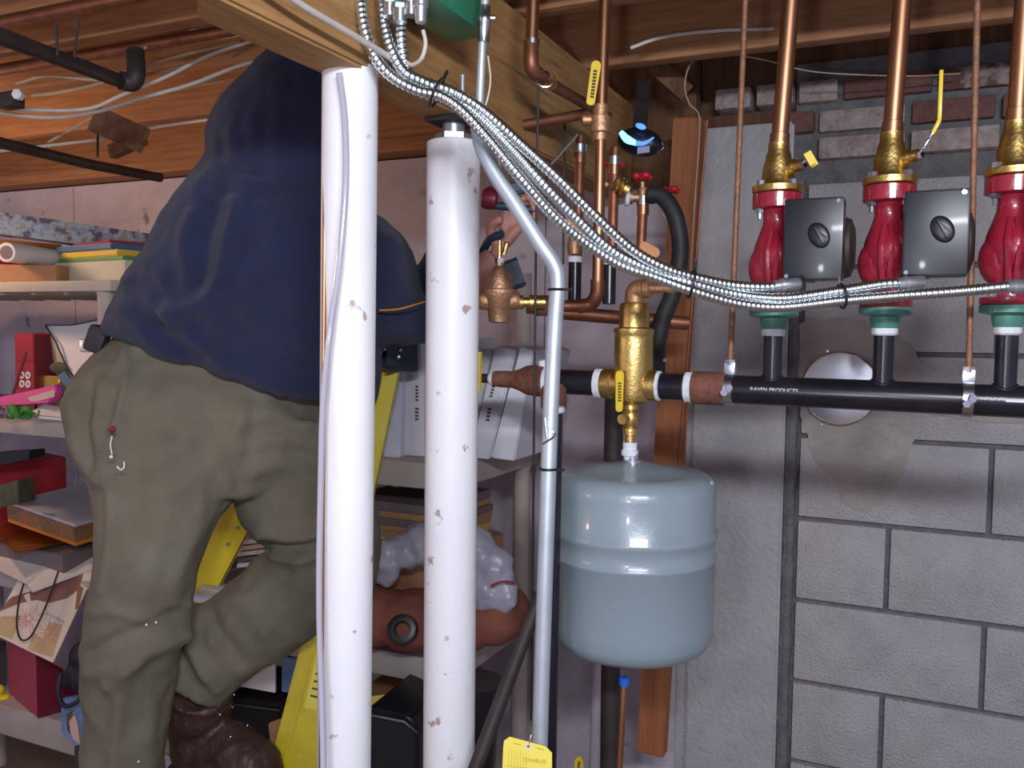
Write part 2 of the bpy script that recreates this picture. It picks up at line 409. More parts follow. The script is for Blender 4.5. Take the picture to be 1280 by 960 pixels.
# clear tubing and copper line down the left column
pts = [P(424,92,1.14),P(431,150,1.14),P(432,230,1.14),P(424,330,1.14),P(413,410,1.14),P(404,500,1.15),P(401,600,1.155),P(399,760,1.15),P(404,965,1.14),P(404,1300,1.1)]
tag(obj('vinyl_tube', tubes(smooth_pts(pts), .0042, 10), 'vinyl_clear'), 'thin clear tube hanging down the face of the left white column', 'tube')
tag(obj('copper_line', tubes([P(407,92,1.178),P(401,965,1.178),P(399,1300,1.15)], .0032, 10), 'copper'), 'thin copper line running down the left edge of the left white column', 'pipe')

# ================================================================== expansion tank
tc = PY(790, 700, 1.45)
def tz(y): return PY(790, y, 1.45).z
R0 = .1395
t = thing('expansion_tank', 'grey-blue steel expansion tank hanging under the brass air separator', 'tank', (tc.x, 1.45, tz(843)))
def tf(y): return PY(790, y, 1.45-R0).z
zt, zb_ = tz(577), tf(851); H = zt-zb_
o = V((tc.x, 1.45, zb_))
prof = [(0,.06),(.002,.095),(.008,.118),(.018,.132),(.034,.1385),(.055,R0)]
def zr(y): return tf(y)-zb_
for yy in (718,):
    prof += [(zr(yy+5),R0),(zr(yy+3),R0+.0025),(zr(yy-1),R0+.0025),(zr(yy-3),R0)]
prof += [(zr(694),R0),(zr(690),R0+.004),(zr(684),R0+.004),(zr(680),R0),(zr(632),R0),(zr(622),R0-.0015),(zr(614),R0-.007),(zr(607),R0-.020),(zt-zb_-.018,.098),(zt-zb_-.009,.066),(zt-zb_-.003,.035),(zt-zb_,.012)]
obj('tank_body', lathe(B(), o, (0,0,1), prof, 72), 'tank_paint', t, angle=60)
obj('bottom_rim', lathe(B(), o+V((0,0,-.004)), (0,0,1), [(0,.05),(.001,.092),(.009,.112),(.014,.118)], 48), 'tank_rim', t)
obj('nipple', lathe(B(), (tc.x-.003,1.45,tz(579)), (0,0,1), [(0,.016),(.006,.016),(.007,.0105),(.016,.0105)], 20), 'nut_grey', t)

# ================================================================== air separator
ax_ = PY(791, 485, 1.45); cz = ax_.z; AX = ax_.x
def sz(y): return PY(791, y, 1.45).z
t = thing('air_separator', 'brass air separator body with a top elbow above the grey-blue tank', 'valve', (AX, 1.45, sz(500)))
bm = lathe(B(), (AX,1.45,0), (0,0,1), [(sz(505),.018),(sz(500),.03),(sz(490),.033),(sz(425),.033),(sz(419),.0325),(sz(416),.0345),(sz(411),.0345),(sz(409),.026),(sz(384),.0255),(sz(379),.023),(sz(377),.012)], 40)
obj('body', bm, 'brass', t)
dirH = (PY(1250,500,1.45)-PY(700,476,1.45)).normalized()
hd = lambda px: (lambda q: V((q.x, 1.45, 0)))(PY(px, 485, 1.45))
hz0 = PY(700,477,1.45); 
def HP(px):                                    # point on the header axis
    q = PY(px, 485, 1.45); k = (q.x-hz0.x)/dirH.x; return hz0 + dirH*k
bm = lathe(B(), HP(752), dirH, [(0,.0235),(.006,.026),(.018,.026),(.022,.022),((HP(822)-HP(752)).length-.022,.022),((HP(822)-HP(752)).length-.018,.026),((HP(822)-HP(752)).length,.0255)], 32)
obj('tee_arm', bm, 'brass', t)
bm = tubes(smooth_pts([V((AX,1.45,sz(379))), V((AX,1.45,sz(368))), V((AX+.006,1.448,sz(362))), V((AX+.02,1.445,sz(361)))],5), .0165, 18)
lathe(bm, (AX+.02,1.445,sz(361)), (1,-.1,0), [(0,.0165),(.01,.0165),(.011,.008),(.04,.007),(.041,.0095),(.05,.009)], 18)
obj('vent_elbow', bm, 'brass_rough', t)
t = thing('ball_valve', 'small brass ball valve with yellow lever between air separator and tank', 'valve', (AX-.003,1.45,sz(556)))
X0 = AX-.003
bm = lathe(B(), (X0,1.45,0), (0,0,1), [(sz(556),.009),(sz(544),.009),(sz(543),.013),(sz(535),.013),(sz(533),.010),(sz(528),.014),(sz(517),.014),(sz(513),.010),(sz(511),.013),(sz(503),.013),(sz(502),.011)], 24)
lathe(bm, (X0,1.45,sz(523)), (-.3,-1,0), [(0,.008),(.022,.007),(.023,.009),(.027,.009)], 12)
obj('body', bm, 'brass', t)
hp = [PY(775,463,1.41), PY(774,515,1.41)]
bm = lever_shape(B(), hp[1], hp[0], .014, .005, (1,0,0)); lv = lab(obj('lever', bm, 'yellow_vinyl', t), 'yellow vinyl lever')
bm = B()
for i in range(7): bar(bm, PY(774.5,478+i*3.6,1.406), PY(774.5,480+i*3.6,1.406), .005, .0015, (1,0,0))
obj('lever_print', bm, 'ink', lv)
tag(obj('brass_tube_nut', lathe(B(), (X0,1.45,0), (0,0,1), [(sz(576),.010),(sz(570),.011),(sz(569),.0145),(sz(563),.0145),(sz(562),.012),(sz(553),.0125)], 20), 'teflon'), 'white taped nipple joining the small brass valve to the tank top', 'fitting')

# ================================================================== header line
def seg(bm, pa, pb, prof): 
    a = HP(pa); L = (HP(pb)-a).length; return lathe(bm, a, dirH, [(q*L, r) for q, r in prof], 32)
t = thing('reducer_fitting', 'rusty bell reducer at the left end of the black header line', 'fitting', HP(650))
obj('bell', seg(B(), 617, 684, [(0,.010),(.02,.0145),(.22,.0155),(.36,.0155),(.5,.020),(.62,.026),(.8,.0285),(.95,.0285),(1,.024)]), 'rust', t)
lab(obj('pipe_stub', seg(B(), 590, 619, [(0,.0085),(1,.0085)]), 'iron_dull', t), 'short grey pipe stub')
lab(obj('tape_ring', seg(B(), 612, 618, [(0,.010),(.5,.0125),(1,.0125)]), 'teflon', t), 'white taped thread')
lab(obj('tape_ring', seg(B(), 681, 688, [(0,.026),(.5,.0265),(1,.0235)]), 'teflon', t), 'white taped thread')
bm = lathe(B(), HP(680)+V((0,0,.02)), (-.2,-.3,1), [(0,.009),(.012,.009),(.018,.006)], 14); lab(obj('plug', bm, 'teflon', t), 'small white plug')
tag(obj('header_nipple', seg(B(), 686, 746, [(0,.0218),(1,.0218)]), 'iron_black'), 'black pipe nipple between the rusty reducer and the brass air separator', 'pipe')
tag(obj('header_nipple', seg(B(), 824, 866, [(0,.0218),(1,.0218)]), 'iron_black'), 'short black pipe nipple right of the brass air separator', 'pipe')
for a, b, w in ((744,753,'left arm of the brass air separator'),(818,826,'right arm of the brass air separator'),(856,867,'left end of the rusty coupling')):
    tag(obj('tape_ring', seg(B(), a, b, [(0,.0225),(.15,.0255),(.85,.0255),(1,.0235)]), 'teflon'), 'white thread tape around the '+w, 'tape', 'white taped pipe threads')
tag(obj('pipe_coupling', seg(B(), 866, 908, [(0,.0255),(.04,.0275),(.96,.0275),(1,.0255)]), 'rust'), 'rusty brown coupling between black nipple and black header', 'fitting')
t = thing('header_pipe', 'long glossy black header pipe with welded risers under the red pumps', 'pipe', HP(1100))
obj('pipe', seg(B(), 906, 1420, [(0,.0235),(1,.0235)]), 'iron_black', t)
bm = text_bm('RAVEN PRODUCTS', .0085, HP(970)+V((0,-.0232,.003)), dirH, (0,-.25,1), .0004); lab(obj('print', bm, 'white_print', t), 'small white lettering')
bm = text_bm('HEADER', .0085, HP(1241)+V((0,-.0232,.003)), dirH, (0,-.25,1), .0004)
lab(obj('print', bm, 'white_print', t), 'small white lettering')
lab(obj('printed_line', bar(B(), HP(1256)+V((0,-.0234,.002)), HP(1300)+V((0,-.0234,.002)), .003, .0006, (0,0,1)), 'white_print', t), 'thin white line')
XP = [wx(965,1.45), wx(965,1.45)+.163, wx(965,1.45)+.326]
def pz(y): return PY(965, y, 1.45).z
for X in XP:
    zc = HP(965).z + (X-HP(965).x)*dirH.z/dirH.x
    bm = lathe(B(), (X,1.45,zc), (0,0,1), [(.005,.015),(pz(416)-zc,.015)], 24)
    tube(bm, [V((X+.0155*cos(a), 1.45+.0155*sin(a), zc+.0235*cos(math.asin(min(1,.0155*abs(sin(a))/.0235))))) for a in np.linspace(0,2*PI,25)], .0025, 8)
    obj('riser', bm, 'iron_black', t)
# hangers and rods
for k, (pxa, pxb, pc, w) in enumerate(((932,920,912,'left'),(1222,1212,1210,'right'))):
    c = HP(pc); top = PY(pxa, -10, 1.45); t = thing('pipe_hanger', 'silver split ring hanger clamped round the black header on the %s threaded rod' % ('left' if k == 0 else 'right'), 'hanger', c, 'hangers on the black header')
    bm = lathe(B(), c-dirH*.008, dirH, [(0,.024),(.001,.0265),(.015,.0265),(.016,.024)], 32); obj('ring', bm, 'steel', t)
    bm = bar(B(), c+V((0,0,.024)), c+V((0,0,.044)), .018, .014, dirH, bev=.002); hexn(bm, c+V((0,0,.04)), (0,0,1), .008, .009); obj('swivel', bm, 'steel', t)
    for s in (-1,1):
        bm = B(); hexn(bm, c+V((0,-.029,s*.004))+dirH*(.004*s), (.3,-1,0), .006, .006); obj('bolt', bm, 'chrome', t)
    b = c+V((0,0,.046)); top = b + (top-b)*((2.36-b.z)/(top.z-b.z))
    n = int((top-b).length/.0022); pts = [b+(top-b)*(i/n) for i in range(n+1)]
    bm = tubes(pts, [.0046+(.0005 if i % 2 else -.0003) for i in range(n+1)], 10)
    tag(obj('threaded_rod', bm, 'rod_rust'), ('rusty threaded rod hanging left of the leftmost red pump','rusty threaded rod hanging between the second and third red pumps')[k], 'rod', 'rods carrying the black header')

# ================================================================== pumps
def pump(X):
    t = thing('circulator_pump', 'x', 'pump', (X,1.45,pz(386)), 'red circulator pumps on the black header')
    def l(prof): return lathe(B(), (X,1.45,0), (0,0,1), [(pz(y), r) for y, r in prof], 32)
    bm = l([(386,.037),(385,.038),(378,.038),(377,.026),(366,.024),(356,.027),(340,.034),(325,.036),(308,.033),(292,.026),(280,.021),(268,.021),(263,.026),(262,.036),(261,.038),(244,.038),(243,.036)])
    ell(bm, (X-.012,1.45,pz(335)), (.030,.030,.040)); ell(bm, (X+.006,1.435,pz(322)), (.026,.026,.034))
    for s in (-1,1):     # cast ribs on the volute
        tube(bm, smooth_pts([V((X+s*.004,1.45-.030,pz(365))),V((X+s*.006,1.45-.037,pz(340))),V((X+s*.008,1.45-.036,pz(318))),V((X+s*.004,1.45-.024,pz(290)))],4), .005, 8)
    obj('volute', bm, 'pump_red', t)
    zc = pz(312)
    bm = lathe(B(), (X,1.46,zc), (1,0,0), [(.015,.045),(.045,.050),(.05,.053),(.058,.053),(.062,.049),(.100,.049),(.102,.047)], 36); obj('motor', bm, 'pump_red', t)
    bm = lathe(B(), (X+.099,1.46,zc), (1,0,0), [(0,.046),(.004,.047),(.012,.044),(.017,.030),(.0175,0)], 36); lab(obj('motor_cap', bm, 'iron_dull', t), 'dark motor end cap')
    YB = 1.372; x0 = PY(979,300,YB).x-wx(965,1.45)+X; x1 = PY(1054,300,YB).x-wx(965,1.45)+X
    za, zb2 = PY(1015,247,YB).z, PY(1015,350,YB).z
    bm = box(B(), ((x0+x1)/2, YB+.021, (za+zb2)/2), (x1-x0, .042, za-zb2), bev=.004)
    cb = lab(obj('control_box', bm, 'pump_black', t), 'glossy black control box')
    kc = V((x0+(x1-x0)*.60, YB-.001, za-(za-zb2)*.46))
    R = Matrix.Rotation(-.5, 3, 'Y')
    bm = ell(B(), kc, (.0145,.004,.020), R, 20); bar(bm, kc+R@V((0,-.004,-.014)), kc+R@V((0,-.004,.014)), .004, .006, (1,0,0), bev=.001)
    bar(bm, kc+R@V((.008,-.003,-.009)), kc+R@V((-.001,-.004,.013)), .003, .004, (1,0,0))
    obj('knob', bm, 'black_plastic', cb)
    for q in ((x1-.008, za-.006), (x0+.006, zb2+.006)): obj('screw', lathe(B(), (q[0],YB+.001,q[1]), (0,-1,0), [(0,.0035),(.003,.003)], 10), 'chrome', cb)
    for yy, sgn in ((262,-1),(378,1)):
        for sx in (-1,1):
            bm = hexn(B(), (X+sx*.024,1.45-.018,pz(yy)), (0,0,sgn), .007, .007); lathe(bm, (X+sx*.024,1.45-.018,pz(yy)-.002), (0,0,sgn), [(0,.0035),(.014,.0035)], 8)
            obj('flange_bolt', bm, 'steel', t)
    return t
p0 = pump(XP[0]); p0['label'] = 'leftmost red circulator pump, right of the left threaded rod'
dup(p0, (.163,0,.163*dirH.z/dirH.x+.004), 'middle red circulator pump below the valve with upright yellow lever')
dup(p0, (.326,0,.326*dirH.z/dirH.x+.008), 'rightmost red circulator pump, cut by the right edge of the photo')
names3 = ('left','middle','right')
for k, X in enumerate(XP):
    dz = (k*.163*dirH.z/dirH.x)+.004*k
    o = V((X,1.45,0))
    bm = lathe(B(), o, (0,0,1), [(pz(413)+dz,.018),(pz(405)+dz,.021),(pz(398)+dz,.022),(pz(396)+dz,.034),(pz(395)+dz,.038),(pz(387)+dz,.038),(pz(386)+dz,.036)], 32)
    g = tag(obj('pipe_flange', bm, 'flange_green'), 'green flange bolted under the %s red pump' % ('leftmost','middle','rightmost')[k], 'flange', 'green flanges under the pumps')
    bm = lathe(B(), o, (0,0,1), [(pz(420)+dz,.0165),(pz(418)+dz,.019),(pz(413)+dz,.019),(pz(411)+dz,.0185)], 24)
    tag(obj('tape_ring', bm, 'teflon'), 'white thread tape under the %s green flange' % ('leftmost','middle','rightmost')[k], 'tape', 'white taped pipe threads')
    t = thing('isolation_valve', ('brass flanged valve on the left pump, yellow lever pointing right','brass flanged valve on the middle pump, yellow lever standing upright','brass flanged valve on the pump at the right edge')[k], 'valve', (X,1.45,pz(243)+dz), 'brass valves on top of the pumps')
    bm = lathe(B(), o, (0,0,1), [(pz(242.5)+dz,.037),(pz(241)+dz,.039),(pz(234)+dz,.039),(pz(232)+dz,.030),(pz(226)+dz,.025),(pz(212)+dz,.0245),(pz(200)+dz,.020),(pz(195)+dz,.019),(pz(190)+dz,.0165),(pz(180)+dz,.0165),(pz(179)+dz,.0135)], 32)
    lathe(bm, (X,1.45,pz(215)+dz), (1,-.5,.15), [(.015,.012),(.03,.012),(.031,.009),(.042,.009)], 18)
    obj('body', bm, 'brass', t)
    for s in (-1,1):
        obj('flange_bolt', hexn(B(), (X+s*.024,1.432,pz(234)+dz), (0,0,1), .008, .0072), 'steel', t)
    st = V((X,1.45,pz(215)+dz)) + V((1,-.5,.15)).normalized()*.042
    if k != 1:
        p = [st, st+V((.008,-.006,.004)), st+V((.018,-.012,.003))]; e = [st+V((.016,-.012,.003)), st+V((.020,-.065,-.004))]
    else:
        p = [st, st+V((.006,-.003,.006)), st+V((.014,-.003,.022)), st+V((.020,-.003,.032))]; e = [st+V((.018,-.003,.028)), st+V((.026,-.003,.046)), st+V((.026,-.003,.115))]
    bm = B()
    for a, b in zip(p, p[1:]): bar(bm, a, b, .012, .003, (0,1,0), bev=.001)
    hexn(bm, st, (1,-.5,.15), .006, .007); obj('stem', bm, 'chrome', t)
    bm = B()
    for a, b in zip(e, e[1:]): bar(bm, a, b+(b-a).normalized()*.002, .015 if k != 1 else .013, .006, (0,1,0), bev=.0025)
    lab(obj('lever', bm, 'yellow_vinyl', t), 'yellow vinyl lever')
for k, (xa_, xb_, X) in enumerate(((989,973,XP[0]),(1128,1114,XP[1]),(1281,1262,XP[2]))):
    b = V((X,1.45,pz(186)+.004*k)); top = PY(xa_, 0, 1.45); top = b+(top-b)*((2.36-b.z)/(top.z-b.z))
    bm = tubes([b, top], .0133, 24); lathe(bm, b, (top-b), [(0,.0152),(.022,.0152),(.023,.0135)], 24)
    tag(obj('copper_riser', bm, 'copper'), 'copper pipe rising to the ceiling from the %s pump valve' % ('leftmost','middle','rightmost')[k], 'pipe', 'copper risers above the pumps')

# ================================================================== armoured cables
def armoured(pts, label, start=None, end=None):
    pts = smooth_pts(pts, 12); d = [0]
    for a, b in zip(pts, pts[1:]): d.append(d[-1]+(b-a).length)
    L = d[-1]; pitch = .0070; st = pitch/6; n = int(L/st); q = []; j = 0
    for i in range(n+1):
        s = i*st
        while j < len(d)-2 and d[j+1] < s: j += 1
        q.append(pts[j]+(pts[j+1]-pts[j])*((s-d[j])/max(d[j+1]-d[j],1e-9)))
    ts = [(q[min(i+1,n)]-q[max(i-1,0)]).normalized() for i in range(n+1)]; u, _ = frame(ts[0]); rings = []; sg = 14
    for i in range(n+1):
        u = (u-ts[i]*u.dot(ts[i])).normalized(); w = ts[i].cross(u); ring = []
        for k in range(sg):
            ph = 2*PI*(i*st/pitch - k/sg); r = .0074 + .00042*math.tanh(2.2*sin(ph))
            a = 2*PI*k/sg; ring.append(q[i]+(u*cos(a)+w*sin(a))*r)
        rings.append(ring)
    bm = B(); loft(bm, rings)
    t = thing('armored_cable', label, 'cable', q[0], 'metal armoured cables from the green panel to the pumps'); obj('jacket', bm, 'armor', t, angle=80)
    if end:
        bm = lathe(B(), end[0], end[1], [(0,.0088),(.008,.0088),(.009,.0105),(.014,.0105),(.015,.009),(.034,.009),(.038,.006)], 16); lab(obj('connector', bm, 'nut_grey', t), 'grey end connector')
    if start:
        bm = hexn(B(), start, (0,0,1), .012, .011); obj('locknut', bm, 'steel', t)
    return t
A = [P(449,-8,1.13),P(455,35,1.13),P(468,70,1.135),P(490,96,1.14),P(520,113,1.15),P(552,121,1.16),P(580,141,1.165),P(612,176,1.17),P(650,222,1.18),P(690,268,1.20),P(730,302,1.22),P(775,331,1.235),P(820,347,1.24),P(864,363,1.24),P(920,379,1.25),P(975,384,1.25),P(1050,376,1.23),P(1120,370,1.21),P(1200,364,1.18),P(1262,358,1.16)]
Bc = [P(478,-8,1.15),P(480,30,1.15),P(489,62,1.15),P(505,90,1.155),P(530,103,1.165),P(558,116,1.175),P(592,140,1.18),P(635,182,1.19),P(680,232,1.20),P(722,275,1.22),P(765,314,1.24),P(815,339,1.25),P(864,354,1.25),P(920,368,1.26),P(980,373,1.25),P(1050,364,1.235),P(1100,356,1.22),P(1128,354,1.215)]
Cc = [P(502,15,1.155),P(501,45,1.155),P(505,75,1.16),P(516,98,1.165),P(540,106,1.17),P(570,117,1.17),P(608,142,1.18),P(655,184,1.18),P(700,226,1.19),P(745,271,1.21),P(790,312,1.23),P(830,335,1.24),P(864,346,1.25),P(910,356,1.26),P(950,359,1.26),P(976,358,1.26)]
armoured(A, 'outermost metal armoured cable, leftmost at the beam, running to the right pump', end=(P(1258,358,1.16), RT))
armoured(Bc, 'middle metal armoured cable, ending in a connector at the middle pump', end=(P(1122,355,1.216), RT+V((0,0,.08))))
armoured(Cc, 'upper metal armoured cable, dropping from the green panel to the left pump', start=P(502,18,1.155), end=(P(968,358,1.26), RT+V((0,0,.12))))
def ziptie(c, ax, r, label, rx=1):
    u, w = frame(ax); pts = [V(c)+(u*cos(a)*r*rx+w*sin(a)*r) for a in np.linspace(0,2*PI,29)]
    bm = tubes(pts, .0018, 8); bar(bm, V(c)+w*r, V(c)+w*(r+.012), .004, .003)
    tag(obj('cable_tie', bm, 'black_plastic'), label, 'cable tie', 'black cable ties')
ziptie(P(546,116,1.165), RT-UP*.5, .020, 'black cable tie round the armoured cables on the beam')
ziptie(P(864,355,1.247), RT-UP*.2, .020, 'black cable tie round the armoured cables right of the brass elbow')
ziptie(P(1052,370,1.235), RT+UP*.15, .017, 'black cable tie round the armoured cables below the left pump')
# green control panel
t = thing('control_panel', 'green metal control panel on the beam above the cables', 'panel', P(545,20,1.12))
g = [PX(498,-60,-.648), PX(580,-60,-.648), PX(580,28,-.648), PX(498,48,-.648)]
bm = prism(B(), [PX(492,-70,-.60), PX(583,-90,-.60), PX(583,27,-.60), PX(492,-1,-.60)], (0,0,0)) if False else B()
ya, yb = PX(508,0,-.62).y, PX(583,20,-.62).y; zlo = PX(575,33,-.60).z
bm = box(B(), (-.615,(ya+yb)/2,zlo+.1), (.068, yb-ya, .2), bev=.003); obj('housing', bm, 'panel_green', t)
c = P(526,14,1.11); bm = lathe(B(), c+V((0,0,.02)), (0,0,-1), [(0,.010),(.014,.010),(.015,.0085),(.034,.007),(.036,.004)], 16); lab(obj('cord_grip', bm, 'nut_grey', t), 'grey cord grip')
for q in (P(487,5,1.13), P(500,12,1.12), P(514,4,1.12)):
    obj('connector', lathe(hexn(B(), q+V((0,0,.006)), (0,0,-1), .006, .011), q, (0,0,-1), [(0,.009),(.016,.009)], 14), 'steel', t)
tag(obj('power_cable', tubes(smooth_pts([P(529,38,1.11),P(532,55,1.11),P(527,73,1.115),P(516,81,1.13),P(508,78,1.14)]), .0026, 8), 'cable_white'), 'short white cord looping out of the grey grip under the green panel', 'cord')
tag(obj('white_cable', tubes(smooth_pts([PX(325,-30,-.643),PX(380,8,-.643),PX(440,43,-.643),PX(478,66,-.643),PX(500,82,-.643)]), .0042, 10), 'cable_white'), 'flat white cable fixed along the face of the beam', 'cable')
tag(obj('beam_bolt', lathe(hexn(B(), PX(578,128,-.630), (0,0,1), .006, .008), PX(578,128,-.630), (0,0,1), [(-.01,.0035),(.04,.0035)], 10), 'galv'), 'small threaded bolt standing by the cables on the beam', 'bolt')
# thin-wall conduit
t = thing('conduit', 'bent grey metal conduit coming down from the beam past the tank', 'conduit', P(675,900,1.2))
bm = tubes([P(608,-20,1.20),P(604,30,1.20),P(599,140,1.21),P(597,165,1.22)], .0058, 16); obj('upper_tube', bm, 'galv', t)
bm = lathe(B(), P(606,8,1.20), V(P(604,60,1.20))-P(606,8,1.20), [(0,.008),(.012,.008),(.014,.0095),(.022,.0095),(.024,.008),(.05,.008)], 16); lathe(bm, P(608,22,1.198), RT, [(0,.003),(.012,.003)], 8); obj('coupling', bm, 'steel', t)
pts = smooth_pts([P(596,150,1.22),P(602,182,1.215),P(618,216,1.21),P(644,256,1.205),P(676,306,1.20),P(692,330,1.20),P(697,352,1.20),P(694,400,1.20),P(689,500,1.20),P(682,700,1.20),P(674,960,1.20),P(668,1200,1.19)], 10)
obj('lower_tube', tubes(pts, .0108, 20), 'galv', t)
bm = tubes(smooth_pts([P(678,555,1.19),P(692,546,1.188),P(692,540,1.19),P(680,530,1.19)]), .0015, 6); tube(bm, [P(681,522,1.188),P(684,548,1.188)], .002, 6); obj('scuffed_wire', bm, 'steel', t)
ziptie(P(696,362,1.20), V((0,0,1)), .0115, 'black cable tie round the conduit just below its bend')
ziptie(P(685,586,1.20), V((0,0,1)), .0115, 'black cable tie round the conduit beside the top of the tank')
tag(obj('thermostat_wire', tubes(smooth_pts([P(610,70,1.215),P(613,100,1.215),P(609,125,1.215),P(603,140,1.218)]), .0013, 6), 'cable_white'), 'thin white cord hanging right of the upper conduit', 'cord')
tag(obj('thermostat_wire', tubes(smooth_pts([P(612,165,1.24),P(616,200,1.24),P(628,225,1.24),P(622,195,1.24)]), .0013, 6), 'cable_white'), 'thin white cord end below the beam behind the conduit bend', 'cord')

# ================================================================== middle copper work
def pt(name, label, cat, pts, r, m, group=None, seg=16, sm=True):
    return tag(obj(name, tubes(smooth_pts(pts) if sm else pts, r, seg), m), label, cat, group)
t = thing('copper_drop', 'copper pipe dropping from the ceiling to an elbow on the beam side', 'pipe', P(666,60,1.45))
obj('pipe', tubes([P(668,-30,1.45),P(664,62,1.45)], .0105, 20), 'copper', t)
obj('elbow', tubes(smooth_pts([P(664,52,1.45),P(664,78,1.45),P(668,90,1.46),P(680,97,1.48)]), .0125, 20), 'copper_dull', t)
lab(obj('solder_ring', lathe(B(), P(665,53,1.45), (0,0,1), [(-.004,.0128),(.004,.0128)], 20), 'steel', t), 'silver solder joint')
bm = tubes([P(682+11*cos(a),98+11*sin(a),1.455) for a in np.linspace(0,2*PI,21)], .0013, 6); obj('ring', bm, 'chrome', t)
tag(obj('copper_run', tubes([P(690,106,1.50),P(760,146,1.75)], .010, 16), 'copper_dull'), 'dull copper pipe running back from the elbow on the beam', 'pipe')
tag(obj('copper_run', tubes([P(605,165,1.60),P(735,142,1.66)], .010, 16), 'copper_dull'), 'dull copper pipe crossing level below the beam', 'pipe')
pt('hanger_rod', 'thin grey rod hanging below the ring on the copper elbow', 'rod', [P(673,108,1.46),P(671,210,1.46),P(668,480,1.50),P(664,900,1.55)], .0022, 'iron_dull', sm=False, seg=8)
pt('hanger_rod', 'thin grey rod hanging behind the armoured cables left of the copper riser', 'rod', [P(706,150,1.7),P(704,330,1.7)], .0024, 'iron_dull', sm=False, seg=8)
pt('steel_rod', 'thin slanting steel rod below the beam left of the copper riser', 'rod', [P(680,215,1.6),P(722,168,1.6)], .0028, 'steel', sm=False, seg=8)
t = thing('copper_riser_valve', 'tall copper pipe with a brass ball valve and upright yellow lever', 'pipe', P(750,200,1.5))
bm = tubes([P(757,-30,1.5),P(751,150,1.5),P(749,250,1.5),P(747,368,1.52)], .0098, 20); obj('pipe', bm, 'copper', t)
bm = tubes(smooth_pts([P(747,350,1.52),P(746,368,1.52),P(738,380,1.53),P(722,383,1.53)]), .0125, 18); tube(bm, [P(735,382,1.53),P(690,383,1.53)], .0105, 18); obj('elbow', bm, 'copper_dull', t)
bm = lathe(B(), P(750,176,1.5), (0,0,1), [(0,.012),(.012,.013),(.014,.018),(.04,.018),(.042,.013),(.06,.013)], 24); lathe(bm, P(750,150,1.5), -RT, [(0,.01),(.03,.01),(.032,.006)], 14); vb = obj('valve_body', bm, 'brass_rough', t)
bm = lever_shape(B(), P(737.5,132,1.47), P(746,76,1.47), .0165, .005, RT); lv = lab(obj('lever', bm, 'yellow_vinyl', vb), 'yellow vinyl lever')
bm = B()
for i in range(9): bar(bm, P(740+.5*i,122-i*4.0,1.466), P(740.3+.5*i,119.6-i*4.0,1.466), .006, .0015, RT)
obj('lever_print', bm, 'ink', lv)
# pressure reducing valve
t = thing('pressure_valve', 'bell-shaped brass pressure reducing valve with screw on top', 'valve', P(622,400,1.5))
c = P(624,370,1.5)
bm = lathe(B(), c, (0,0,1), [(-.046,.012),(-.044,.017),(-.020,.020),(-.016,.024),(-.004,.026),(.004,.031),(.010,.031),(.012,.024),(.026,.021),(.042,.015),(.050,.010),(.051,.007),(.058,.007)], 28)
lathe(bm, c+V((0,0,-.008)), RT, [(-.035,.013),(-.03,.016),(.03,.016),(.035,.013)], 20)
obj('body', bm, 'brass_rough', t)
bm = lathe(B(), c+V((0,0,.064)), (0,0,1), [(0,.0035),(.03,.0035),(.03,.002)], 8); lathe(bm, c+V((.008,0,.07)), (.3,0,1), [(0,.004),(.02,.005),(.022,.003)], 8); lab(obj('adjusting_screw', bm, 'brass', t), 'bright brass adjusting screw')
lab(obj('lock_nut', hexn(B(), c+V((0,0,.056)), (0,0,1), .008, .008), 'chrome', t), 'chrome lock nut')
bm = lathe(B(), P(645,378,1.5), RT, [(0,.011),(.012,.013),(.013,.009),(.022,.009),(.023,.013),(.035,.013),(.036,.010),(.05,.010)], 18); obj('union', bm, 'brass', t)
bm = lathe(B(), P(690,382,1.53), -RT, [(0,.011),(.004,.018),(.03,.018),(.034,.014),(.045,.014)], 20); lathe(bm, P(660,380,1.53), RT, [(0,.008),(.02,.013)], 12)
tag(obj('dielectric_union', bm, 'rust'), 'dark rusty union behind the conduit right of the brass bell valve', 'fitting')
# small risers, drain valves and manifold below
for i, (px, ya, yb, lb) in enumerate(((724,170,322,'left'),(767,185,340,'middle'),(803,235,330,'right'))):
    t = thing('copper_stub', 'upright copper pipe with white solder ring, %s one behind the armoured cables' % lb, 'pipe', P(px,ya,1.72), 'small copper risers behind the cables')
    obj('pipe', tubes([P(px+2,ya,1.72),P(px-3,yb,1.72)], .0098, 16), 'copper_dull', t)
    obj('fitting', lathe(B(), P(px+1,ya+14,1.72), (0,0,-1), [(0,.012),(.03,.012),(.031,.010)], 18), 'copper', t)
    lab(obj('solder_ring', lathe(B(), P(px+1,ya+16,1.72), (0,0,1), [(-.008,.0128),(.008,.0128)], 18), 'steel', t), 'silver solder joint')
for px, y, lb in ((719,323,'left'),(762,326,'right')):
    t = thing('black_nipple', 'upright black pipe with white taped top, %s one beside the copper riser' % lb, 'pipe', P(px,370,1.66), 'black nipples beside the copper riser')
    obj('pipe', tubes([P(px,y,1.66),P(px-1,380,1.66)], .0125, 18), 'iron_black', t)
    lab(obj('tape_ring', lathe(B(), P(px,y-3,1.66), (0,0,-1), [(0,.011),(.002,.0138),(.012,.0138)], 18), 'teflon', t), 'white thread tape')
t = thing('ball_valve', 'small brass ball valve with orange lever behind the left cables', 'valve', P(722,300,1.68))
obj('body', lathe(B(), P(718,318,1.70), (0,0,1), [(0,.013),(.02,.014),(.03,.012),(.04,.012)], 16), 'brass_rough', t)
lab(obj('lever', lever_shape(B(), P(736,299,1.66), P(706,277,1.66), .02, .006, UP), 'orange_vinyl', t), 'orange lever')
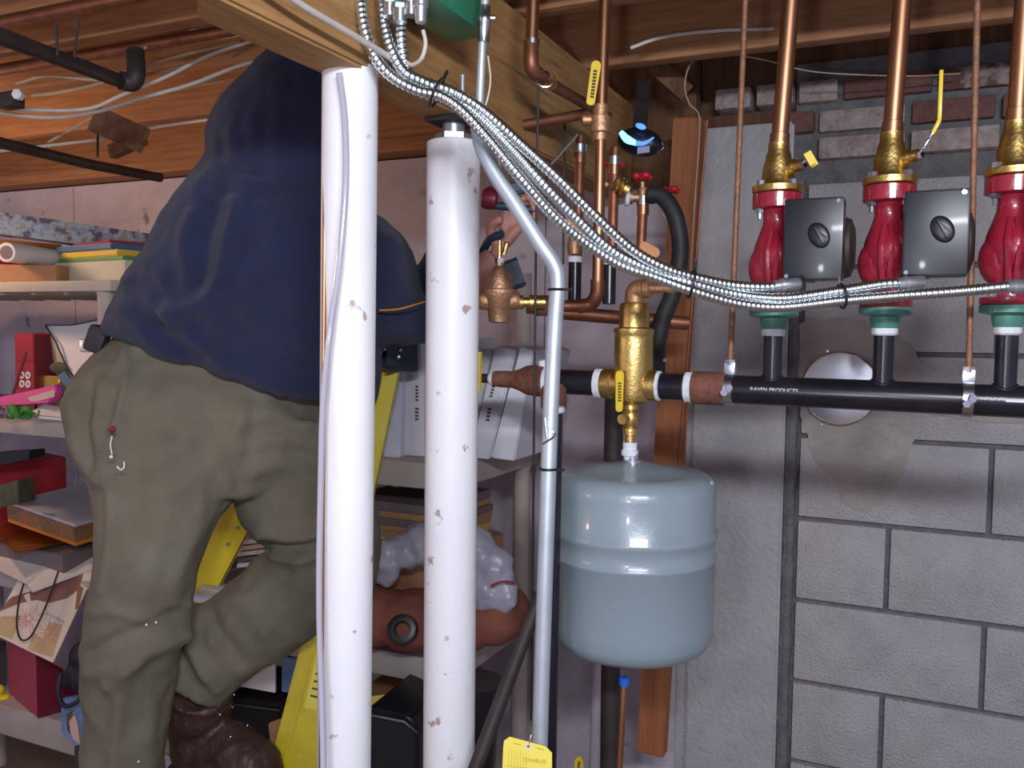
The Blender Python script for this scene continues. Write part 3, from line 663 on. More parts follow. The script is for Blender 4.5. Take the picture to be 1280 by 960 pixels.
t = thing('ball_valve', 'small brass ball valve with orange lever under the right-hand copper stub', 'valve', P(805,325,1.70))
obj('body', lathe(B(), P(801,335,1.72), (0,0,1), [(0,.013),(.02,.014),(.03,.012),(.04,.012)], 16), 'brass_rough', t)
lab(obj('lever', lever_shape(B(), P(800,305,1.68), P(824,319,1.68), .02, .006, UP), 'orange_vinyl', t), 'orange lever')
def drain(px, y, d, s, lb, tilt=0):
    t = thing('drain_valve', lb, 'valve', P(px,y+20,d), 'brass drain valves with red handles')
    bm = lathe(B(), P(px-34*s,y+26,d), RT, [(0,.010),(.004,.013),(.014,.013),(.015,.009),(.075*s,.009),(.076*s,.013),(.09*s,.013),(.092*s,.010)], 18)
    lathe(bm, P(px,y+26,d), UP, [(0,.010),(.018,.009),(.019,.005),(.03,.005)], 14); obj('body', bm, 'brass_rough', t)
    bm = B()
    for k in range(4):
        a = k*PI/2+.4; ell(bm, P(px,y,d)+RT*(cos(a)*.013)+FW*(sin(a)*.013), (.009,.009,.007), seg=12)
    tube(bm, [P(px,y+3,d), P(px,y-3,d)], .009, 10); lab(obj('handwheel', bm, 'red_handle', t), 'red handwheel')
    lab(obj('tape_ring', lathe(B(), P(px-36*s,y+26,d), RT, [(0,.011),(.001,.0165),(.008,.0165),(.010,.010)], 18), 'teflon', t), 'pale plastic cap')
drain(803, 221, 1.72, .62, 'brass drain valve with red handle feeding the black hose')
drain(768, 205, 1.74, .60, 'brass drain valve with red handle just right of the copper riser')
drain(838, 238, 1.80, .30, 'brass drain valve with red handle beside the orange stud')
tag(obj('brass_hose_end', lathe(B(), P(768,226,1.70), RT*.8-UP*.6, [(0,.008),(.004,.016),(.010,.013),(.014,.016),(.020,.013),(.024,.017),(.034,.016)], 18), 'brass'), 'ribbed brass hose coupling right of the tall copper riser', 'fitting')
pt('rubber_hose', 'thick black rubber hose curving down beside the orange stud', 'hose', [P(812,243,1.70),P(828,246,1.69),P(843,268,1.68),P(850,300,1.68),P(849,330,1.68),P(840,370,1.69),P(828,400,1.70),P(818,450,1.71),P(812,480,1.72)], .0165, 'rubber', seg=20)
pt('copper_manifold', 'dull copper pipe running level behind the tall copper riser', 'pipe', [P(690,390,1.72),P(860,404,1.72)], .0135, 'copper_dull', sm=False, seg=20)
bm = tubes([P(822,402,1.74),P(822,470,1.74)], .0155, 18)
t = thing('iron_riser', 'short upright black pipe between air separator and orange stud', 'pipe', P(822,470,1.74)); obj('pipe', bm, 'iron_black', t)
for y in (424,452): lab(obj('tape_ring', lathe(B(), P(822,y,1.74), (0,0,1), [(0,.0155),(.001,.0178),(.006,.0178),(.007,.0155)], 18), 'teflon', t), 'white thread tape')
# glowing device under the joists
t = thing('work_light', 'black oval device glowing blue above the red-handled drain valves', 'lamp', P(805,180,1.85))
bm = ell(B(), P(800,178,1.86), (.05,.03,.030), Matrix.Rotation(.25,3,'Y'), 24); obj('housing', bm, 'black_plastic', t)
bm = tubes(smooth_pts([P(776,165,1.815),P(784,174,1.812),P(795,179,1.81)]), [.003+.0045*sin(PI*(i+2)/20) for i in range(17)], 12); lab(obj('lens', bm, 'glow_cyan', t), 'cyan glowing lens')
bm = tubes(smooth_pts([P(794,179,1.81),P(806,179,1.812),P(817,172,1.815)]), [.0058-.00025*i for i in range(17)], 12); lab(obj('lens', bm, 'glow_blue', t), 'blue glowing lens')
bm = ell(B(), P(801,158,1.82), (.012,.006,.006), Matrix.Rotation(.4,3,'Y'), 14); lab(obj('lens', bm, 'glow_blue', t), 'small blue glowing lens')
bm = prism(B(), [P(797,184,1.81),P(812,182,1.81),P(812,190,1.81),P(797,192,1.81)], FW*.01); obj('display', bm, 'screen_grey', t)
bm = tubes(smooth_pts([P(822,190,1.83),P(829,184,1.83),P(828,178,1.83)]), .002, 6); obj('clip', bm, 'chrome', t)
bm = bar(B(), P(800,160,1.88), P(806,100,2.0), .03, .006, RT); obj('bracket', bm, 'iron_dull', t)

# stud, wires and low pipes
bm = bar(B(), PY(862,150,1.98), PY(815,938,1.98), .060, .038, (1,0,0), bev=.002); 
tag(obj('wooden_stud', bm, 'stud_wood'), 'orange wooden stud hanging behind the tank, cut off above the floor', 'board')
pt('thin_wire', 'thin cream wire hanging in a curve beside the orange stud', 'wire', [P(1200,92,1.9),P(1130,95,1.9),P(1020,90,1.9),P(960,76,1.9),P(915,68,1.9),P(880,68,1.9),P(862,82,1.9),P(856,108,1.9),P(862,130,1.9),P(873,142,1.9),P(874,170,1.9),P(868,260,1.9),P(862,360,1.9)], .0016, 'cable_tan', seg=6)
pt('white_cable', 'white cable stretched under the joists on the right', 'cable', [P(788,60,1.75),P(830,46,1.75),P(900,38,1.75),P(1000,34,1.75),P(1080,18,1.7),P(1200,2,1.65),P(1300,-10,1.6)], .0036, 'cable_white', seg=8)
pt('copper_line', 'thin copper line running down the right edge of the orange stud', 'pipe', [PY(884,150,1.95),PY(872,300,1.95),PY(850,560,1.95),PY(846,620,1.95)], .0028, 'copper_dull', sm=False, seg=8)
t = thing('iron_drop', 'upright black pipe behind the conduit with blue-white taped top', 'pipe', P(686,900,1.42))
obj('pipe', tubes([P(692,512,1.42),P(684,960,1.42),V((P(676,1400,1.42).x,P(676,1400,1.42).y,0))], .0150, 20), 'iron_black', t)
lab(obj('tape_ring', lathe(B(), P(692,513,1.42), (0,0,1), [(-.004,.016),(-.002,.018),(.005,.018),(.007,.014)], 20), 'teflon', t), 'pale taped thread')
obj('tee', tubes([P(692,508,1.42),P(692,488,1.44)], .021, 20), 'rust', t)
pt('iron_drop', 'upright black pipe behind the tank, seen above it and below it', 'pipe', [P(768,490,1.75),P(766,600,1.75),P(762,960,1.75),V((P(760,1300,1.75).x,P(760,1300,1.75).y,0))], .019, 'iron_dull', sm=False, seg=20)
pt('slant_pipe', 'slanting black pipe leading down left from behind the conduit', 'pipe', [P(676,742,1.46),P(600,945,1.40),P(560,1050,1.36)], .0115, 'iron_dull', sm=False)
t = thing('copper_drain', 'thin copper pipe with a blue cap under the tank', 'pipe', P(780,900,1.47))
obj('pipe', tubes([P(780,853,1.47),P(773,975,1.47),P(768,1100,1.47)], .0062, 14), 'copper', t)
lab(obj('cap', lathe(B(), P(780,856,1.47), (0,0,1), [(0,.0085),(.012,.0085),(.013,.007)], 16), 'blue_cap', t), 'blue plastic cap')
pt('white_pipe', 'pale upright plastic pipe on the wall below the tank', 'pipe', [P(748,800,1.95),P(741,1000,1.95),P(736,1300,1.95)], .011, 'concrete', sm=False)
# yellow tags
t = thing('paper_tag', 'yellow paper tag wired to the foot of the conduit', 'tag', P(660,945,1.17))
pg = [(629,935),(630,926),(637,921),(682,933),(690,941),(690,1010),(626,1010)]
bm = prism(B(), [P(a,b,1.17) for a, b in pg], FW*.0008); obj('card', bm, 'tag_yellow', t, smooth=False)
lab(obj('eyelet', lathe(B(), P(660.5,933,1.1695), -FW, [(0,.0045),(.0004,.0045)], 20), 'paper', t), 'white reinforcing ring')
obj('eyelet_hole', lathe(B(), P(660.5,933,1.169), -FW, [(0,.0019),(.0003,.0019)], 14), 'ink', t)
bm = B()
for i in range(7): bar(bm, P(636+i*3.6,936.5+i*.8,1.1695), P(635.5+i*3.6,990,1.1695), .0003, .0003, RT)
for a in (957,975): bar(bm, P(630,a,1.1695), P(688,a+6,1.1695), .0003, .0003, UP)
bar(bm, P(642,929,1.1695), P(651,931,1.1695), .001, .0003, UP); bar(bm, P(671,935,1.1695), P(680,937,1.1695), .001, .0003, UP)
obj('ruled_lines', bm, 'ink_faint', t)
bm = text_bm('CHARLES', .0070, P(669,951,1.1693), RT-UP*.12, UP, .0001); obj('print', bm, 'ink_faint', t)
obj('wire', tubes(smooth_pts([P(661,933,1.168),P(664,918,1.172),P(667,902,1.19)]), .0006, 6), 'brass', t)
t = thing('small_tag', 'small yellow tag low on the wall left of the white pipe', 'tag', P(723,955,1.9))
bm = prism(B(), [P(a,b,1.9) for a, b in ((718,965),(718,951),(722,946),(726,946),(729,951),(729,965))], FW*.002); obj('card', bm, 'yellow_vinyl', t, smooth=False)
obj('print', bar(B(), P(724,952,1.897), P(723,962,1.897), .004, .001, RT), 'ink', t)

# ceiling pipes and cables, left
t = thing('iron_pipe', 'black iron pipe with an elbow running under the joists, upper left', 'pipe', P(80,75,1.35))
obj('pipe', tubes([P(-20,38,1.2),P(155,103,1.6)], .0125, 18), 'iron_dull', t)
obj('elbow', tubes(smooth_pts([P(148,100,1.59),P(165,103,1.6),P(170,92,1.6),P(169,66,1.62)]), .0165, 18), 'iron_dull', t)
pt('iron_pipe', 'thin black iron pipe low under the joists, left of the person', 'pipe', [P(-10,176,1.9),P(110,205,2.15),P(200,222,2.4)], .0125, 'iron_dull', sm=False)
cab = [([(-10,140),(60,147),(120,140),(180,122),(240,105),(300,82),(340,74)],1.75,.004,'cable_white','cream cable sagging lowest across the left ceiling'),
 ([(-10,134),(50,138),(110,136),(150,120),(210,95),(260,70),(330,46)],1.8,.004,'cable_white','cream cable crossing above the lowest one on the left ceiling'),
 ([(40,120),(80,115),(140,100),(190,80),(240,66),(300,52)],1.85,.0034,'cable_tan','tan cable among the joists right of the iron elbow'),
 ([(20,105),(60,95),(120,100),(170,96),(230,82),(280,64)],1.9,.0034,'cable_tan','tan cable looping left below the iron pipe'),
 ([(-10,190),(60,182),(140,172),(200,158),(270,148)],2.2,.004,'cable_white','cream cable low under the joists beside the shoulder'),
 ([(60,178),(150,130),(230,110),(280,100)],2.0,.0034,'cable_tan','tan cable slanting up behind the cream cables'),
 ([(180,60),(215,48),(250,36),(290,30)],1.7,.0034,'cable_tan','tan cable near the end of the beam')]
for pts, d, r, m, lb in cab: pt('cable', lb, 'cable', [P(a,b,d) for a, b in pts], r, m, 'cables strung along the ceiling', 8)
for Y, lb in ((1.285,'dull copper pipe running along the joists above the cream cables, upper left'),(1.09,'dull copper pipe running along the joists nearest the top left corner')):
    tag(obj('ceiling_pipe', tubes([V((-4.5,Y,2.098)),V((-.80,Y,2.098))], .012, 16), 'copper_dull'), lb, 'pipe', 'copper pipes along the left joists')
for k, (a, b, d) in enumerate((((70,30),(72,70),1.3),((98,24),(93,72),1.35))):
    pt('wire_hook', ('thin wire hook left, hanging over the iron pipe','thin wire hook right, hanging over the iron pipe')[k], 'hook', [P(*a,d),P(*b,d)], .0022, 'iron_dull', sm=False, seg=6)
pt('wire_hook', 'thin hook hanging by the wooden bridging', 'hook', [P(122,160,2.0),P(122,196,2.0)], .003, 'iron_dull', sm=False, seg=6)
t = thing('junction_clamp', 'dark clamp with pale nut under the joists at the left edge', 'clamp', P(15,125,1.7))
obj('body', box(B(), P(12,126,1.7), (.05,.03,.03), bev=.004), 'iron_dull', t)
lab(obj('nut', hexn(B(), P(25,120,1.68), -FW, .012, .010), 'teflon', t), 'pale nut')

# ================================================================== shelving
def shelf_unit(X0, X1, Y0, Y1, tops, th, label, posts, top_extra=.0):
    t = thing('shelving_unit', label, 'shelf', (X0,Y0,0), 'beige resin shelving units')
    for z, h in zip(tops, th):
        bm = box(B(), ((X0+X1)/2,(Y0+Y1)/2,z-h/2), (X1-X0,Y1-Y0,h), bev=.004)
        for i in range(9): box(bm, (X0+(X1-X0)*(i+.5)/9,(Y0+Y1)/2,z-h-.002), (.012,Y1-Y0-.04,.008))
        obj('shelf_board', bm, 'resin', t)
    zt_ = tops[0]+top_extra
    for x in posts:
        for y in (Y0+.03, Y1-.025):
            bm = B(); zs = sorted(tops)+[zt_]; z = 0
            for zz, h in zip(sorted(tops), [th[0]]*len(tops)):
                lathe(bm, (x,y,0), (0,0,1), [(z,.021),(zz-h-.01,.021),(zz-h,.026)], 20); z = zz
            if y > Y0+.1 and top_extra: lathe(bm, (x,y,0), (0,0,1), [(z,.019),(zt_,.019)], 20)
            obj('post', bm, 'resin', t)
XS = -.862; YF = 1.58; YR = 2.03
Bz, Cz = 1.275, .860
shelf_unit(-1.76, XS, YF, YR, [Bz, Cz, .47, .10], [.055]*4, 'low beige shelving unit behind the ladder and white columns', (-1.73, XS-.03), .42)
LA, LB, LC, LD = 1.55+.118, 1.55-.235, 1.55-.66, 1.55-1.05
shelf_unit(-2.95, -1.83, YF, YR, [LA, LB, LC, LD], [.028,.055,.055,.085], 'tall beige shelving unit at the left, loaded with boxes and bags', (-2.9, -1.88))

def cbox(name, pxC, pyC, dC, pxL, dL, lenR, h, m, z=None, parent=None):
    """box with its near corner under pixel pxC and its left face running to pixel pxL"""
    c = P(pxC, pyC, dC); l = P(pxL, pyC, dL); zz = c.z if z is None else z
    c.z = l.z = zz; e1 = (l-c); e2 = V((-e1.y, e1.x, 0)).normalized()
    if e2.dot(RT) < 0 and e2.dot(FW) < 0: e2 = -e2
    if e2.dot(FW) < 0: e2 = -e2
    bm = prism(B(), [c, l, l+e2*lenR, c+e2*lenR], (0,0,h)); bevel_all(bm, min(.003,h*.2))
    return obj(name, bm, m, parent), c, e1, e2
def solid(poly, d, depth, bev=.002, dirv=None):
    bm = prism(B(), [P(a,b,d) if len(q)==2 else P(a,b,q[2]) for q in poly for a, b in [q[:2]]], (dirv or FW)*depth)
    if bev: bevel_all(bm, bev)
    return bm
# white boxes on the low unit's top shelf
def wbox(poly, d, m, label, name='white_box', dep=.22, rows=None, cat='box'):
    pts = [P(a,b,d) for a, b in poly]; zmin = min(p.z for p in pts); off = Bz-zmin+.0
    pts = [p+V((0,0,off if p.z-zmin < .012 else 0)) for p in pts]
    t = thing(name, label, cat, sum(pts, V())/len(pts)+V((0,0,Bz-sum(p.z for p in pts)/len(pts))), 'white boxes filed on the low shelf')
    o = obj('carton', bevel_all(prism(B(), pts, V((.0,dep,0))), .003), m, t)
    if rows:
        for (x0,y0,x1,y1,w) in rows:
            bm = B()
            n = max(2,int(math.hypot(x1-x0,y1-y0)/4))
            for i in range(n):
                f = i/n; a = P(x0+(x1-x0)*f, y0+(y1-y0)*f, d-.002); b = P(x0+(x1-x0)*(f+.6/n), y0+(y1-y0)*(f+.6/n), d-.002)
                bar(bm, a, b, w, .001, RT)
            obj('print', bm, 'ink', t)
    return t
wbox([(500,424),(532,422),(532,591),(498,589)], 1.93, 'white_card', 'upright white box with dark spine print left of the right column', rows=[(521,482,521,503,.006),(521,510,521,527,.008)])
wbox([(489,448),(502,444),(499,587),(478,586)], 1.91, 'glossy_card', 'glossy shrink-wrapped white box against the yellow ladder rail')
wbox([(536,424),(568,422),(566,590),(534,592)], 1.93, 'white_card', 'upright white box mostly hidden behind the right column')
wbox([(598,436),(617,438),(585,582),(568,582)], 1.93, 'white_card', 'leaning white box just emerging from behind the right column')
wbox([(619,432),(645,438),(612,577),(586,575)], 1.90, 'white_card', 'leaning white box with dark print, second from the shelf end', rows=[(618,478,613,498,.006),(612,510,609,528,.008)])
wbox([(650,434),(668,438),(661,470),(643,578),(613,574)], 1.88, 'white_card', 'leaning white box at the open end of the shelf')
# paper stack and bags on the second board
def stack(n, x0, x1, Y0, z, cols, label_f, hs):
    for i in range(n):
        h = hs[i % len(hs)]; dx = random.uniform(-.01,.01)
        bm = box(B(), ((x0+x1)/2+dx, Y0+.14, z+h/2), (x1-x0, .26, h), RZ(random.uniform(-.04,.04)), bev=.001)
        tag(obj('folder', bm, cols[i % len(cols)]), label_f[i], 'folder', 'folders stacked under the top board'); z += h+.0006
xa_, xb_ = PY(430,650,1.62).x, PY(548,650,1.62).x
zb0 = PY(500,694,1.62).z
tag(obj('storage_carton', bevel_all(box(B(), ((xa_+xb_)/2, 1.78, (Cz+zb0)/2), (xb_-xa_+.02,.3,zb0-Cz)), .004), 'kraft'), 'brown carton under the folder stack, covered by the plastic bag', 'box')
stack(7, xa_, xb_, 1.62, zb0, ['kraft','folder_yellow','kraft','kraft','mauve_card','kraft','mauve_card'],
      ['brown folder at the bottom of the stack under the top board','yellow folder second from the bottom of the stack','brown folder third from the bottom of the stack','brown folder in the middle of the stack','dark folder third from the top of the stack','brown folder just under the topmost one','dark folder on top of the stack under the board'], [.012,.02,.014,.012,.016,.014,.02])
bm = B()
for q in [(470,700,1.86,.05,.04),(500,690,1.86,.055,.035),(540,680,1.85,.07,.05),(580,690,1.84,.07,.06),(612,715,1.82,.055,.055),(628,745,1.80,.035,.035),(600,740,1.82,.05,.05),(480,668+35,1.85,.04,.05)]:
    ell(bm, P(*q[:3]), (q[3],q[3]*.7,q[4]))
bm = remesh(bm, .006, 4); folds(bm, [], .009, (22,22,22), 3)
t = thing('plastic_bag', 'crumpled pale plastic bag with red drawstring on the second board', 'bag', P(570,760,1.84)); obj('film', bm, 'bag_plastic', t, angle=180)
lab(obj('drawstring', tubes(smooth_pts([P(614,732,1.755),P(628,727,1.75),P(644,729,1.76)]), .0022, 8), 'card_red', t), 'red drawstring')
bm = B()
for q in [(470,770,1.86,.08,.06),(520,775,1.84,.09,.06),(570,780,1.83,.08,.06),(620,775,1.83,.06,.05),(640,765,1.86,.04,.05),(455,760,1.9,.07,.07)]: ell(bm, P(*q[:3]), (q[3],q[3],q[4]))
bm = remesh(bm, .007, 5); folds(bm, [], .006, (12,12,12), 5)
for v in bm.verts: v.co.z = max(v.co.z, Cz+.001)
tag(obj('cloth_bundle', bm, 'brown_cloth', angle=180), 'reddish-brown cloth bundle on the second board behind the columns', 'cloth')
c = P(505,787,1.735); axd = (FW*-1+UP*.35+RT*-.1)
bm = lathe(B(), c, axd, [(0,.016),(0,.027),(.001,.0285),(.019,.0285),(.020,.027),(.020,.016),(.019,.0155),(.001,.0155)], 36)
bmesh.ops.delete(bm, geom=[f for f in bm.faces if len(f.verts) > 10], context='FACES')
tag(obj('tape_roll', bm, 'tape_black'), 'roll of black tape resting on the brown cloth', 'tape')
# below the second board
xm = lambda px, Y: PY(px, 900, Y).x
bm = box(B(), ((xm(440,1.66)+xm(535,1.66))/2, 1.80, .47+.12), (xm(535,1.66)-xm(440,1.66), .28, .24), bev=.004); tag(obj('carton', bm, 'kraft'), 'open tan carton on the third board between the columns', 'box')
for i, (y, m) in enumerate(((874,'folder_yellow'),(884,'kraft'))):
    bm = prism(B(), [P(455,y,1.80),P(500,y-6,1.80),P(524,y+14,1.82),P(470,y+22,1.78)], V((0,0,.004))); tag(obj('envelope', bm, m), ('yellow envelope lying on the tan carton','brown envelope lying under the yellow one')[i], 'envelope')
def bin_(name, poly, d, dep, label, lidp=None):
    t = thing(name, label, 'bin', P(poly[0][0], poly[0][1], d)); obj('tub', bevel_all(prism(B(), [P(a,b,d) for a, b in poly], V((-.02,dep,0))), .008, 3), 'black_plastic', t)
    if lidp: obj('rim', tubes([P(a,b,d-.004) for a, b in lidp], .005, 8), 'black_plastic', t)
bin_('storage_bin', [(455,885),(510,896),(524,915),(524,1010),(455,1010)], 1.70, .2, 'black plastic bin at the foot of the gap between the columns', [(455,892),(505,902),(522,916)])
bin_('storage_bin', [(275,872),(352,880),(352,925),(330,940),(275,935)], 2.05, .22, 'black plastic bin behind the boot and ladder', [(275,878),(350,888)])
t = thing('bucket', 'black bucket at the right end of the low shelf', 'bucket', P(600,950,1.62))
obj('tub', lathe(B(), P(590,960,1.62), (0,0,1), [(-.06,.04),(.155,.052),(.157,.056),(.165,.056),(.165,.05)], 28), 'black_plastic', t)
obj('handle', tubes(smooth_pts([P(556,850,1.6),P(590,882,1.57),P(626,858,1.62)]), .0016, 6), 'steel', t)
bm = prism(B(), [P(305,826,1.98),P(344,820,1.98),P(344,866,1.98),P(300,858,1.98)], FW*.01); tag(obj('sheet', bm, 'paper'), 'white paper sheet propped behind the black bin lid', 'paper')
bm = solid([(335,905),(368,893),(368,930),(345,952),(340,948)], 1.95, .01); tag(obj('envelope', bm, 'kraft'), 'brown envelope between the boot and the ladder rail', 'envelope')
bm = solid([(338,795),(400,798),(400,818),(338,815)], 2.1, .15); tag(obj('carton', bm, 'kraft'), 'flat tan carton left of the near ladder rail', 'box')
bm = solid([(352,822),(400,824),(400,870),(352,865)], 2.08, .1); tag(obj('tin', bm, 'card_blue'), 'blue-grey box left of the near ladder rail', 'box')
for i in range(5):
    y = 705-i*7
    bm = solid([(296-i,y),(345,y-6),(345,y-1),(296,y+5)], 2.12, .2, .001); tag(obj('magazine', bm, ('paper','mauve_card','paper','peach','paper')[i]), 'magazine seen between the legs, ' + ('lowest','second lowest','middle','second highest','highest')[i]+' of the pile', 'magazine', 'magazines piled behind the legs')
bm = solid([(215,745),(262,748),(262,772),(228,785)], 2.1, .15); tag(obj('white_sheets', bm, 'paper'), 'white papers behind the knee gap below the far ladder rail', 'paper')
for i in range(6):
    y = 945-i*9
    bm = solid([(190,y),(235,y+4),(235,y+10),(190,y+6)], 2.1, .2, .001); tag(obj('magazine', bm, ('paper','kraft','peach','mauve_card','paper','kraft')[i]), 'magazine between the trouser leg and the boot, '+('lowest','second lowest','third lowest','third highest','second highest','highest')[i]+' of the pile', 'magazine', 'magazines piled behind the boot')
for (x0,x1,y0,y1,lb) in ((345,400,690,790,'dark box behind the far shin'),(236,300,780,860,'dark box behind the shin and boot')):
    bm = solid([(x0,y0),(x1,y0),(x1,y1),(x0,y1)], 2.2, .15); tag(obj('dark_box', bm, 'mauve_card'), lb, 'box')

# tall unit contents: top shelf
def along(a, b, r, m, name, label, cat='roll', grp=None, w=None):
    if w: bm = bar(B(), a, b, w[0], w[1], (0,0,1), bev=.003)
    else: bm = tubes([a,b], r, 24)
    return tag(obj(name, bm, m), label, cat, grp)
z = LA
bm = box(B(), P(20,352,2.45)*1.0+V((0,0,0)), (.36,.2,.052)); o = None; bm.free()
o, c, e1, e2 = cbox('cardboard_box', 72, 362, 2.42, -40, 2.42, .2, .05, 'kraft', z=z+.0005); tag(o, 'flat brown box on the top shelf under the rolls', 'box')
t = thing('wrapping_roll', 'white paper roll with open end, lowest roll on the top shelf', 'roll', P(10,321,2.36), 'wrapping rolls on the top shelf')
zc = z+.052+.027
a = P(8,322,2.36); a.z = zc; b = P(84,332,2.62); b.z = zc; dv = (b-a).normalized()
obj('paper', tubes([a,b], .026, 28), 'white_card', t); obj('core', lathe(B(), a-dv*.001, dv, [(0,.018),(.003,.018)], 20), 'mauve_card', t)
a = P(-40,315,2.5); b = P(80,318,2.62); a.z = b.z = zc+.005; a.y += .055; b.y += .055; along(a, b, .022, 'red_handle', 'wrapping_roll', 'red roll beside the white paper roll at the left edge', grp='wrapping rolls on the top shelf')
a = P(-40,305,2.5); b = P(75,312,2.7); a.z = b.z = zc+.038; along(a, b, .017, 'kraft', 'wrapping_roll', 'brown roll under the floral box', grp='wrapping rolls on the top shelf')
a = P(-30,276,2.45); b = P(215,310,2.75); along(a, b, 0, 'floral', 'gift_box', 'long flat floral gift box topmost on the upper shelf', 'box', w=(.055,.07))
o, c, e1, e2 = cbox('cream_box', 157, 362, 2.36, 68, 2.52, .2, .062, 'cream_card', z=z+.0005); tag(o, 'cream box carrying coloured folders on the top shelf', 'box')
zz = z+.063
for nm, m, h, off in (('green','folder_green',.012,(154,72,2.37)),('yellow','folder_yellow',.018,(147,76,2.38)),('blue','folder_blue',.018,(139,70,2.39)),('dark red','folder_red',.008,(137,90,2.40))):
    o, *_ = cbox('folder', off[0], 333, off[2], off[1], off[2]+.16, .24, h, m, z=zz); tag(o, nm+' folder lying on the cream box on the top shelf', 'folder', 'coloured folders on the cream box'); zz += h+.0005
# second shelf
z = LB
t = thing('gift_carton', 'tall red carton with white emblem on the second shelf', 'box', P(40,500,2.42))
o, c, e1, e2 = cbox('carton', 44, 500, 2.42, 19, 2.45, .08, .215, 'card_red', z=z+.0005, parent=t)
n = e1.normalized(); out = V((n.y,-n.x,0)); out = out if out.dot(FW) < 0 else -out
bm = B()
for i, j in ((0,0),(1,0),(0,1),(1,1)):
    q = c+e1*(.62-.30*i)+V((0,0,.075+.024*j))+out*.001
    tube(bm, [q+n*(.007*cos(a))+V((0,0,.008*sin(a))) for a in np.linspace(0,2*PI,13)], .0028, 6)
lab(obj('emblem', bm, 'white_print', t), 'white emblem of four small rings')
obj('closure_line', bar(B(), c+e1*.95+V((0,0,.14))+out*.0005, c+e1*.05+V((0,0,.14))+out*.0005, .001, .001, (0,0,1)), 'card_darkred', t)
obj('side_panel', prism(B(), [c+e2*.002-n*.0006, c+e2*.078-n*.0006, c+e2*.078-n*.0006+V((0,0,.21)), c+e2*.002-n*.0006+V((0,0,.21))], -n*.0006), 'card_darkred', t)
tag(obj('red_stick', bar(B(), P(33,440,2.36), P(14,500,2.34), .006, .004, RT), 'card_darkred'), 'dark red strip leaning on the tall red carton', 'strip')
o, *_ = cbox('ornament_box', 74, 500, 2.40, 46, 2.44, .05, .055, 'gold_foil', z=z+.045); tag(o, 'small red and gold box beside the tall red carton', 'box')
o, *_ = cbox('base_box', 78, 520, 2.36, 46, 2.40, .09, .044, 'mauve_card', z=z+.0005); tag(o, 'dark box under the pink package and white bag', 'box')
bm = solid([(0,496,2.30),(30,490,2.30),(68,481,2.30),(72,490,2.30),(60,504,2.28),(-5,508,2.28)], 2.3, .03, .002, V((0,.9,.1))); t = thing('pink_package', 'bright pink package lying on the second shelf', 'package', P(40,500,2.3)); obj('wrapper', bm, 'pink', t)
lab(obj('flap', solid([(34,497),(68,487),(68,496),(40,504)], 2.285, .004, .001), 'peach', t), 'peach coloured flap')
bm = B()
for i in range(16): ell(bm, P(14+random.random()*26, 509+random.random()*11, 2.27+random.random()*.04), (.011,.011,.010), seg=10)
tag(obj('plush_toy', remesh(bm, .003, 2), 'green_plush', angle=180), 'small fuzzy green lump at the shelf edge', 'toy')
bm = B()
for i in range(14): ell(bm, P(-8+random.random()*22, 503+random.random()*16, 2.30+random.random()*.05), (.012,.012,.011), seg=10)
tag(obj('tinsel', remesh(bm, .004, 1), 'mauve_paper', angle=180), 'dull purple crumpled wrapping left of the green lump', 'wrapping')
bm = solid([(40,514,2.28),(56,505,2.30),(80,510,2.30),(80,522,2.27),(50,519,2.26)], 2.28, .004, .0005); tag(obj('paper_sheet', bm, 'paper'), 'crumpled white paper beside the green lump', 'paper')
bm = solid([(46,520),(80,523),(80,526),(46,523)], 2.25, .05, .001); t = thing('notepad', 'thin notepad with green clip at the shelf edge', 'notepad', P(60,524,2.26)); obj('pages', bm, 'paper', t)
obj('clip', tubes([P(46,523,2.24),P(49,513,2.24)], .0028, 8), 'flange_green', t)
KD = 1.14
# white bag with black piping
t = thing('white_bag', 'white bag with black piping propped beside the trousers', 'bag', PK(85,470,2.15))
f1 = [PK(57,407,2.18),PK(82,460,2.06),PK(96,474,2.05),PK(86,500,2.12),PK(70,476,2.2),PK(58,445,2.22)]
bm = prism(B(), f1, FW*.02+RT*.02); obj('end_panel', bevel_all(bm,.003), 'cream_card', t)
f2 = [PK(58,407,2.17),PK(90,407,2.16),PK(124,400,2.13),PK(160,392,2.12),PK(160,440,2.05),PK(118,452,2.02),PK(92,470,2.03),PK(84,460,2.05)]
bm = prism(B(), f2, FW*.05-UP*.02); obj('front_panel', bevel_all(bm,.003), 'white_card', t)
bm = tubes([PK(57,407,2.165),PK(70,428,2.10),PK(84,460,2.045),PK(96,476,2.03)], .0024, 8); tube(bm, smooth_pts([PK(57,406,2.165),PK(90,406,2.15),PK(124,399,2.12)]), .0015, 8); obj('piping', bm, 'bag_black', t)
bm = ell(B(), PK(74,460,2.05), (.035,.01,.016)); ell(bm, PK(82,478,2.03), (.016,.012,.03)); obj('dark_patch', bm, 'olive', t)
obj('strap', bar(B(), PK(76,468,2.02), PK(92,486,2.0), .022, .004, RT), 'folder_blue', t)
